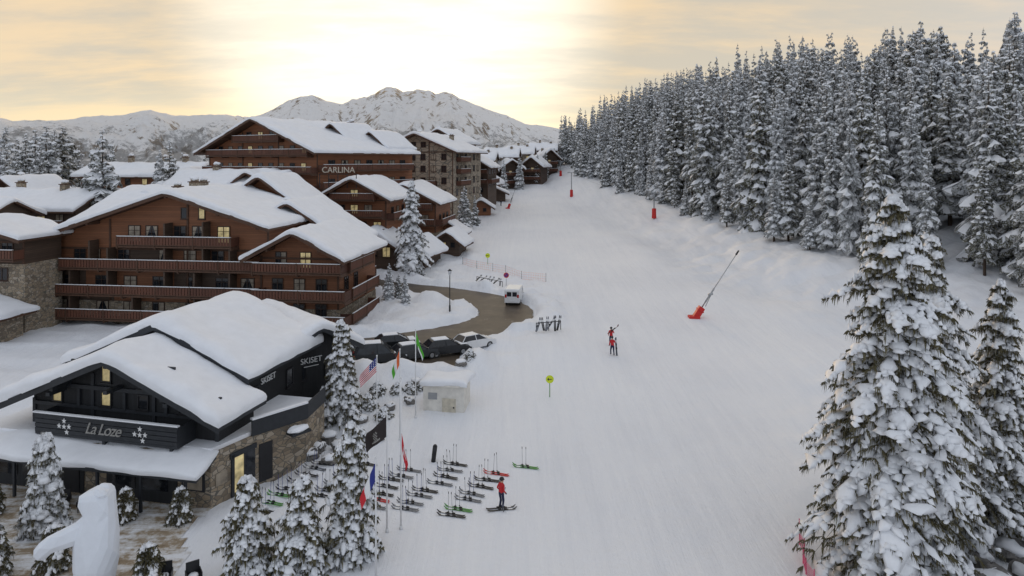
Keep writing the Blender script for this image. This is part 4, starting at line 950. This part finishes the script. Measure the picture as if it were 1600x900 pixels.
def net(name,label,pts,h,mat,step=.25,post=BLACK,cat="net"):
    e=thing(name,label,cat,(pts[0][0],pts[0][1],pts[0][2])); o=Vector(pts[0]); mb=MB(); pm=MB()
    for a,b in zip(pts[:-1],pts[1:]):
        a=Vector(a)-o;b=Vector(b)-o; n=max(1,int((b-a).length/step))
        for k in range(n): c=a.lerp(b,k/n); mb.tube(c+Vector((0,0,.05)),c+Vector((0,0,h)),.008,.008,3,caps=False)
        for j in range(int(h/step)+1):
            zz=Vector((0,0,.05+(h-.05)*j/int(h/step))); mb.tube(a+zz,b+zz,.009,.009,3,caps=False)
        pm.tube(a-Vector((0,0,.2)),a+Vector((0,0,h+.15)),.03,.025,6)
    pm.tube(b-Vector((0,0,.2)),b+Vector((0,0,h+.15)),.03,.025,6)
    obj("mesh_panel",mb.mesh("mesh_panel",[mat]),e); obj("post",pm.mesh("post",[post]),e)
net("safety_net","orange safety net fence above the road",[on_ground(a,b) for a,b in ((723,413),(745,420),(770,424),(790,430),(815,434),(853,440))],1.1,ORANGE,.35,cat="fence")
net("safety_net","sagging pink safety net beside the spruce",[G(15.4,36.6),G(15.0,35.6),G(14.9,34.8),G(14.5,34.0),G(14.3,33.2),G(14.3,32.3)],.65,PINK,.10,PINK)

# ------------------------------------------------------------------ skis
def ski_mesh(col):
    mb=MB(); L=1.7; pts=[]
    for k in range(13):
        t=k/12; y=-L/2+L*t; w=.05+.012*abs(2*t-1)**2; w=w*(1 if t<.94 else .4); z=.03+(.12*((t-.9)/.1)**2 if t>.9 else 0)+(.04*((.05-t)/.05) if t<.05 else 0)
        pts.append((y,w,z))
    vs=[]
    for y,w,z in pts: vs+=[(-w,y,z),(w,y,z),(w,y,z+.018),(-w,y,z+.018)]
    fs=[]
    for k in range(12):
        for i in range(4): fs.append((k*4+i,k*4+(i+1)%4,(k+1)*4+(i+1)%4,(k+1)*4+i)[::-1])
    fs+=[(0,1,2,3),(51,50,49,48)]
    mb.add(vs,fs,0)
    mb.box(-.035,.035,.1,.26,.05,.10,1); mb.box(-.04,.04,-.25,-.08,.05,.12,1)
    mb.box(-.045,.045,.35,.6,.049,.052,2)
    return mb.mesh("ski",[col,BLACK,WHITEP])
SKC={"green":ski_mesh(GREENP),"black":ski_mesh(BLACK),"red":ski_mesh(RED),"grey":ski_mesh(simple("grey_ski",(.14,.15,.17),.4))}
mb=MB(); mb.tube((0,0,-.1),(0,0,1.1),.011,.011,6,0); mb.tube((0,0,1.05),(0,0,1.18),.02,.018,6,1); mb.tube((0,0,.05),(0,0,.07),.045,.03,8,1); POLE=mb.mesh("pole",[METAL,BLACK])
mb=MB(); mb.tube((0,0,-.1),(0,0,1.1),.012,.012,6,0); mb.tube((0,0,1.05),(0,0,1.18),.022,.018,6,1); POLEB=mb.mesh("pole",[BLUEF,BLACK])
def skiset(x,y,col,rz):
    e=thing("ski_pair","pair of %s skis on the snow with upright poles"%col,"skis",G(x,y),rz,"skis laid out in rows on the snow")
    obj("ski",SKC[col],e,(-.11,0,0),(0,0,.03)); obj("ski",SKC[col],e,(.12,.1,.0),(0,0,-.05))
    PP=POLE if RND.random()<.4 else POLEB
    obj("pole",PP,e,(.36,.1,0),(RND.uniform(-.07,.07),RND.uniform(-.07,.07),0)); obj("pole",PP,e,(.3,.32,0),(RND.uniform(-.09,.09),RND.uniform(-.07,.07),0))
rows=[[(712,727),(704,738),(697,748),(688,757),(665,768),(656,778),(642,788),(634,798)],
      [(776,742),(762,752),(752,762),(738,774),(732,784),(717,799),(706,808)],
      [(640,738),(628,747),(612,752),(604,763),(596,773),(590,784),(583,795)],
      [(572,728),(556,738),(540,748),(526,758),(512,768),(500,778)],
      [(505,728),(492,737),(480,747),(467,757),(452,767),(438,777),(424,787),(410,797)],[(822,731)]]
for ri,row in enumerate(rows):
    for k,(px,py) in enumerate(row):
        p=on_ground(px,py); c="green" if (px,py) in((717,799),(438,777),(822,731),(424,787)) else ("red" if (px,py)in((776,742),(590,784)) else RND.choice(["black","black","grey","black","grey"]))
        skiset(p[0],p[1],c,rad(72)+RND.uniform(-.1,.1))
def rack(px0,py0,px1,py1,n,label,tilt=78):
    a=Vector(on_ground(px0,py0)); b=Vector(on_ground(px1,py1)); e=thing("ski_rack",label,"ski rack",a)
    d=b-a; mb=MB(); mb.tube(Vector((0,0,.9)),d+Vector((0,0,.9)),.04,.04,6)
    for t in (0,.5,1): mb.tube(d*t,d*t+Vector((0,0,.95)),.04,.04,6)
    obj("frame",mb.mesh("frame",[BLACK]),e)
    for k in range(n):
        c=a+d*((k+.5)/n); tl=rad(tilt+RND.uniform(-18,6)); o=thing("ski_pair","pair of skis leaning upright against a rack","skis",c+Vector((0,-.25,.75)),RND.uniform(-.9,.3),"skis leaning on racks")
        m=SKC[RND.choice(["black","red","grey","black","grey","black"])]
        obj("ski",m,o,(-.06,0,0),(tl,0,0)); obj("ski",m,o,(.07,0,0),(tl,.05,0))
rack(838,530,876,517,6,"black ski rack on the snow bank",52)
rack(745,444,785,449,6,"ski rack beside the road bend",35)

# ------------------------------------------------------------------ flags
def flagpole(label,x,y,h,ftop,fw,fh,cellf,mats,droop,side=-1,wave=.12,group="flag poles at the ski stands"):
    e=thing("flag_pole",label,"flag",G(x,y),0,group)
    mb=MB(); mb.tube((0,0,-.3),(0,0,h),.05,.03,10); mb.blob((0,0,h),(.06,.06,.06)); mb.tube((0,0,0),(0,0,.2),.1,.08,10); obj("pole",mb.mesh("pole",[POLEW],True),e)
    nx_,nz_=26,13; m=MB(); vs=[]
    for j in range(nz_+1):
        for i in range(nx_+1):
            u_=i/nx_; v_=j/nz_
            xx=side*(fw*u_*cos(droop)+.04+.05*sin(v_*5)*u_); zz=ftop-fh*v_-fw*u_*sin(droop)*(1-.15*v_); yy=wave*sin(u_*8+v_*2)*u_
            vs.append((xx,yy,zz))
    m.v+=vs
    for j in range(nz_):
        for i in range(nx_):
            m.f.append((j*(nx_+1)+i,j*(nx_+1)+i+1,(j+1)*(nx_+1)+i+1,(j+1)*(nx_+1)+i)); m.m.append(cellf(i,j))
    obj("flag",m.mesh("flag",mats,True),e); return e
FW=simple("white_flag_cloth",(.75,.75,.75),.8,.05); FR=simple("red_flag_cloth",(.55,.02,.03),.8,.1); FB=simple("blue_flag_cloth",(.02,.03,.2),.8,.1); FG=simple("green_flag_cloth",(.08,.4,.03),.8,.1); FO=simple("orange_flag_cloth",(.7,.14,.04),.8,.1); FD=simple("dark_brown_flag_cloth",(.03,.022,.022),.8,.1)
def us(i,j):
    if i<11 and j<7: return 2 if not((i%3==1) and (j%2==1)) else 0
    return 1 if j%2==0 else 0
flagpole("white pole flying a stars and stripes flag",-9.3,47,6.0,5.9,1.7,1.0,us,[FW,FR,FB],rad(48))
flagpole("white pole with orange white and green flag",-7.8,47.5,6.3,6.2,1.3,1.0,lambda i,j:0 if i<9 else(1 if i<18 else 2),[FO,FW,FG],rad(68))
flagpole("white pole with bright green flag",-7.2,51,6.6,6.4,1.7,.8,lambda i,j:0 if j<9 or i<8 else 1,[FG,FW],rad(72),1)
def emb(i,j): 
    return 1 if (10<i<16 and 3<j<10 and (i+j)%2==0) or (7<i<19 and j==10) else 0
flagpole("white pole with dark brown emblem flag",-6.7,36.6,6.4,6.2,1.5,1.1,emb,[FD,SIGNM],rad(42),-1,.2)
def dk(i,j): return 1 if (5<i<20 and j in(6,)) or (i in(9,10)and 2<j<11) else 0
flagpole("white pole with hanging red and white flag",-6.0,36.9,8.2,5.2,1.6,.8,dk,[FR,FW],rad(80),1)
flagpole("white pole with hanging French tricolour flag",-6.5,32.6,5.9,5.6,1.7,.9,lambda i,j:0 if i<9 else(1 if i<18 else 2),[FB,FW,FR],rad(66),-1,.1)

# ------------------------------------------------------------------ people
def figure(name,joints,edges,radii,root=0,sub=1):
    me=bpy.data.meshes.new(name); me.from_pydata(joints,edges,[])
    o=bpy.data.objects.new("tmp",me); COL.objects.link(o)
    m=o.modifiers.new("skin","SKIN"); m.use_smooth_shade=True
    sv=me.skin_vertices[0].data
    for i,r in enumerate(radii): sv[i].radius=(r,r) if not isinstance(r,tuple) else r; sv[i].use_root=(i==root)
    s=o.modifiers.new("s","SUBSURF"); s.levels=sub; s.render_levels=sub
    bpy.context.view_layer.update()
    r=bpy.data.meshes.new_from_object(o.evaluated_get(bpy.context.evaluated_depsgraph_get())); r.name=name
    bpy.data.objects.remove(o); return r
def person(label,loc,rz,arms,legs,lean=0,jacket=REDF,trou=NAVY,helmet=BLACK,small=False):
    J=[];E=[];Rr=[]
    def v(p,r,par=None):
        J.append(tuple(p)); Rr.append(r)
        if par is not None: E.append((par,len(J)-1))
        return len(J)-1
    pel=v((0,0,.96),(.15,.12)); bel=v((0,lean*.25,1.12),(.145,.115),pel); che=v((0,lean*.7,1.33),(.175,.125),bel); nk=v((0,lean,1.5),.06,che)
    h1=v((0,lean+.01,1.6),(.075,.085),nk); h2=v((0,lean+.015,1.69),(.08,.095),h1); h3=v((0,lean+.0,1.77),(.05,.06),h2)
    nose=v((0,lean+.115,1.655),.014,h1)
    for sx,(el,wr) in zip((-1,1),arms):
        sh=v((sx*.185,lean*.8,1.42),.072,che); e_=v(el,.056,sh); w_=v(wr,.036,e_)
        d=(Vector(wr)-Vector(el)).normalized(); p1=v(Vector(wr)+d*.07,.04,w_)
        up=Vector((0,0,1)); sdv=d.cross(Vector((1,0,0))); sdv=sdv.normalized() if sdv.length>.1 else Vector((0,1,0))
        if not small:
            for k in range(4):
                b=Vector(wr)+d*.11+sdv*(k-1.5)*.022; f1=v(b,.012,p1); f2=v(b+d*(.035+.006*(k in(1,2)))-up*.012,.010,f1); 
            v(Vector(wr)+d*.06+sdv*.055,.012,p1)
    for sx,(kn,an) in zip((-1,1),legs):
        hp=v((sx*.1,0,.88),.105,pel); k_=v(kn,.075,hp); a_=v(an,.055,k_); v((an[0],an[1]-.05,.06+an[2]-.1),.05,a_); v((an[0],an[1]+.17,.05+an[2]-.1),(.045,.04),a_)
    me=figure("body",J,E,Rr)
    for m in (jacket,trou,SKIN,BLACK): me.materials.append(m)
    for p in me.polygons:
        c=p.center; i=0
        if c.z>1.52 and abs(c.x)<.14: i=2
        elif c.z<.2: i=3
        elif c.z<.98 and abs(c.x)<.24: i=1
        else:
            for (el,wr) in arms:
                if (Vector(wr)-c).dot((Vector(wr)-Vector(el)).normalized())<.0 and (Vector(wr)-c).length<.22: i=3
        p.material_index=i
    e=thing("person",label,"person",loc,rz)
    obj("body",me,e)
    hm=MB(); hm.blob((0,lean-.01,1.73),(.125,.145,.115),0,0,0,14,10); o=obj("helmet",hm.mesh("helmet",[helmet],True),e)
    gg=MB(); gg.box(-.085,.085,lean+.075,lean+.125,1.66,1.715); obj("goggles",gg.mesh("goggles",[BLACK]),e)
    return e
p=on_ground(783,798)
person("skier in red jacket navy trousers and dark helmet standing",p,rad(-50),[((-.27,-.06,1.17),(-.24,.1,1.0)),((.27,-.04,1.17),(.24,.12,1.0))],[((-.11,.08,.52),(-.12,.0,.14)),((.11,.08,.52),(.12,.0,.14))],.05)
e=thing("ski_pair","pair of dark skis under the standing skier","skis",p,rad(-80)); 
obj("ski",SKC["black"],e,(-.12,0,0)); obj("ski",SKC["black"],e,(.12,.05,0))
for sx in(-1,1): obj("pole",POLE,e,(sx*.3,.1,0),(.15*sx,0.1,0))
p=on_ground(957,557)
person("person in red jacket and navy trousers climbing with skis",p,rad(5),[((-.28,-.02,1.17),(-.28,.15,.98)),((.28,.02,1.2),(.2,.16,1.3))],[((-.13,.15,.55),(-.13,.1,.16)),((.12,-.0,.5),(.12,-.15,.12))],.12)
q=on_ground(955,541)
person("person in red jacket carrying skis over the shoulder",q,rad(-8),[((-.27,0.0,1.17),(-.27,.18,1.0)),((.28,.02,1.2),(.2,.12,1.45))],[((-.13,-.0,.5),(-.13,-.15,.12)),((.12,.15,.55),(.12,.12,.16))],.1)
e=thing("ski_pair","pair of skis carried on a shoulder","skis",(q[0]+.22,q[1]+.1,q[2]+1.5),rad(-50)); obj("ski",SKC["red"],e,(0,0,0),(.35,0,0)); obj("ski",SKC["black"],e,(.05,0,.03),(.35,0,0))
e=thing("ski_pair","pair of skis carried upright beside the climber","skis",(p[0]+.33,p[1]+.1,p[2]+.85),rad(10)); obj("ski",SKC["grey"],e,(0,0,0),(1.35,0,0)); obj("ski",SKC["grey"],e,(.06,0,0),(1.35,0,0))
for i,(px,py,jk) in enumerate([(737,331,BLACK),(766,324,NAVY),(783,322,BLACK),(771,297,NAVY),(721,312,REDF),(930,268,BLACK),(812,287,BLACK),(907,271,REDF)]):
    p=on_ground(px,py)
    person(["distant skier in dark clothing on the upper piste","distant skier in red jacket on the upper piste"][jk is REDF],p,RND.random()*6,[((-.3,0,1.17),(-.3,.2,1.0)),((.3,0,1.17),(.3,.2,1.0))],[((-.12,.1,.52),(-.12,0,.14)),((.12,.1,.52),(.12,0,.14))],.05,jacket=jk,small=True)

# ------------------------------------------------------------------ snow bear sculpture (faceted)
bj=[(0,0,1.2),(.05,0,2.2),(.05,0,3.0),(.2,0,3.65),(.25,0,4.25),(-.15,0,4.5),(-.75,0,4.38),
    (-.6,-.35,3.1),(-1.3,-.5,3.0),(-1.9,-.5,2.75),(-2.1,-.5,2.25),
    (-.5,.5,3.0),(-.95,.65,2.6),(-1.15,.65,2.1),
    (-.15,-.5,.8),(-.2,-.55,.3),(-.5,-.55,.1),(.25,.5,.8),(.25,.55,.3),(-.1,.55,.1),
    (.35,-.42,4.95),(.35,.42,4.95)]
be=[(0,1),(1,2),(2,3),(3,4),(4,5),(5,6),(2,7),(7,8),(8,9),(9,10),(2,11),(11,12),(12,13),(0,14),(14,15),(15,16),(0,17),(17,18),(18,19),(4,20),(4,21)]
br=[.98,.95,.88,.72,.62,.5,.3,.46,.42,.40,.32,.42,.36,.3,.5,.42,.3,.5,.42,.3,.17,.17]
bm=figure("body",bj,be,br,0,2)
def dec(o):
    m=o.modifiers.new("d","DECIMATE"); m.ratio=.14
bm=evalmesh(bm,[dec],"body"); bm.materials.clear(); bm.materials.append(snowmat("carved_snow",(.78,.81,.86),2,.2,.05))
for pl in bm.polygons: pl.use_smooth=False
bx,by=-19.4,31.8
e=thing("snow_sculpture","white carved snow bear standing with outstretched paw","sculpture",(bx,by,height(bx,by)-.1),rad(12)); e.scale=(1.04,1.04,1.04); obj("body",bm,e)

def chair(x,y,rz):
    e=thing("lounge_chair","black outdoor chair with snow on the seat","chair",G(x,y),rz,"black chairs on the plaza")
    mb=MB(); mb.box(-.3,.3,-.3,.3,.38,.45); obj("seat",mb.mesh("seat",[BLACK]),e)
    mb=MB(); mb.box(-.3,.3,.26,.32,.453,1.0); mb.box(-.34,-.303,-.3,.3,.38,.66); mb.box(.303,.34,-.3,.3,.38,.66); obj("backrest",mb.mesh("backrest",[BLACK]),e)
    for a in(-.26,.26):
        for b in (-.26,.26): m=MB(); m.tube((a,b,0),(a,b,.379),.025,.025,6); obj("leg",m.mesh("leg",[BLACK]),e)
    m=MB(); m.blob((0,0,.47),(.26,.24,.07)); obj("seat_snow",m.mesh("seat_snow",[SNOW],True),e)
for x,y,r in ((-16.6,32.6,.3),(-15.2,32.6,.6),(-15.8,31.8,2),(-24.5,39.2,0),(-26,39.5,.1),(-27.6,39.9,0)): chair(x,y,r)

# ------------------------------------------------------------------ light, sky, camera
w=bpy.data.worlds.new("World"); scene.world=w; w.use_nodes=True; nt=w.node_tree; bg=nt.nodes["Background"]
AZ=rad(-11); EL=rad(9)
sk=N(nt,"ShaderNodeTexSky",sky_type='NISHITA'); sk.sun_disc=False; sk.sun_elevation=EL; sk.sun_rotation=AZ; sk.altitude=1800
tc=N(nt,"ShaderNodeTexCoord"); nrm=N(nt,"ShaderNodeVectorMath",operation='NORMALIZE'); nt.links.new(tc.outputs["Generated"],nrm.inputs[0])
sp=N(nt,"ShaderNodeSeparateXYZ"); nt.links.new(nrm.outputs[0],sp.inputs[0])
GE=rad(12); GA=rad(-9)
dt=N(nt,"ShaderNodeVectorMath",operation='DOT_PRODUCT'); nt.links.new(nrm.outputs[0],dt.inputs[0]); dt.inputs[1].default_value=(sin(GA)*cos(GE),cos(GA)*cos(GE),sin(GE))
def mr(v,a,b,c=0,d=1):
    n=N(nt,"ShaderNodeMapRange",interpolation_type='SMOOTHSTEP'); nt.links.new(v,n.inputs[0])
    for i,x in enumerate((a,b,c,d)): n.inputs[i+1].default_value=x
    return n.outputs[0]
zc=mathn(nt,"ADD",mathn(nt,"MAXIMUM",sp.outputs[2],0),.16)
cx=mathn(nt,"DIVIDE",sp.outputs[0],zc); cy=mathn(nt,"DIVIDE",sp.outputs[1],zc)
cv=N(nt,"ShaderNodeCombineXYZ"); nt.links.new(cx,cv.inputs[0]); nt.links.new(cy,cv.inputs[1])
mp=N(nt,"ShaderNodeMapping"); nt.links.new(cv.outputs[0],mp.inputs[0]); mp.inputs["Scale"].default_value=(.45,.95,1); mp.inputs["Rotation"].default_value=(0,0,rad(-16))
cl1=noi(nt,mp.outputs[0],1.1,7,.58); cl2=noi(nt,mp.outputs[0],3.8,6,.6)
cld=mathn(nt,"ADD",mathn(nt,"MULTIPLY",cl1,.65),mathn(nt,"MULTIPLY",cl2,.35))
cm=mr(cld,.41,.59)
warm=mr(dt.outputs["Value"],.3,.97)
glow=mr(dt.outputs["Value"],.945,.993)
warmc=mixc(nt,cm,(.88,.66,.40),(.62,.54,.42))
coolc=mixc(nt,cm,(.55,.61,.72),(.65,.675,.72))
b1=mixc(nt,warm,coolc,warmc)
glc=mixc(nt,cm,(1.25,1.16,.98),(1.02,.93,.76))
b2=mixc(nt,glow,b1,glc)
hz_=mr(sp.outputs[2],.0,.11,1,0); hzm=mathn(nt,"MULTIPLY",hz_,mr(dt.outputs["Value"],.7,.97))
b3=mixc(nt,mathn(nt,"MULTIPLY",hzm,.6),b2,(1.06,.9,.60))
add=N(nt,"ShaderNodeMix",data_type='RGBA',blend_type='ADD'); add.inputs[0].default_value=1
sc=N(nt,"ShaderNodeVectorMath",operation='SCALE'); nt.links.new(sk.outputs[0],sc.inputs[0]); sc.inputs["Scale"].default_value=.012
nt.links.new(b3,add.inputs[6]); nt.links.new(sc.outputs[0],add.inputs[7])
nt.links.new(add.outputs[2],bg.inputs[0]); bg.inputs[1].default_value=.98
sl=bpy.data.lights.new("sun",'SUN'); sl.energy=.9; sl.angle=rad(6); sl.color=(1,.70,.40)
so=bpy.data.objects.new("sun",sl); COL.objects.link(so)
dv=Vector((sin(AZ)*cos(EL),cos(AZ)*cos(EL),sin(EL))); so.rotation_euler=dv.to_track_quat('Z','Y').to_euler()
cam=bpy.data.cameras.new("camera"); co=bpy.data.objects.new("camera",cam); COL.objects.link(co)
co.location=(0,0,20); co.rotation_euler=(pi/2,0,0); cam.lens=24; cam.sensor_width=36; cam.shift_y=-.125; cam.clip_end=20000; cam.clip_start=.5
scene.camera=co
scene.view_settings.view_transform='Standard'; scene.view_settings.look='None'; scene.view_settings.exposure=0
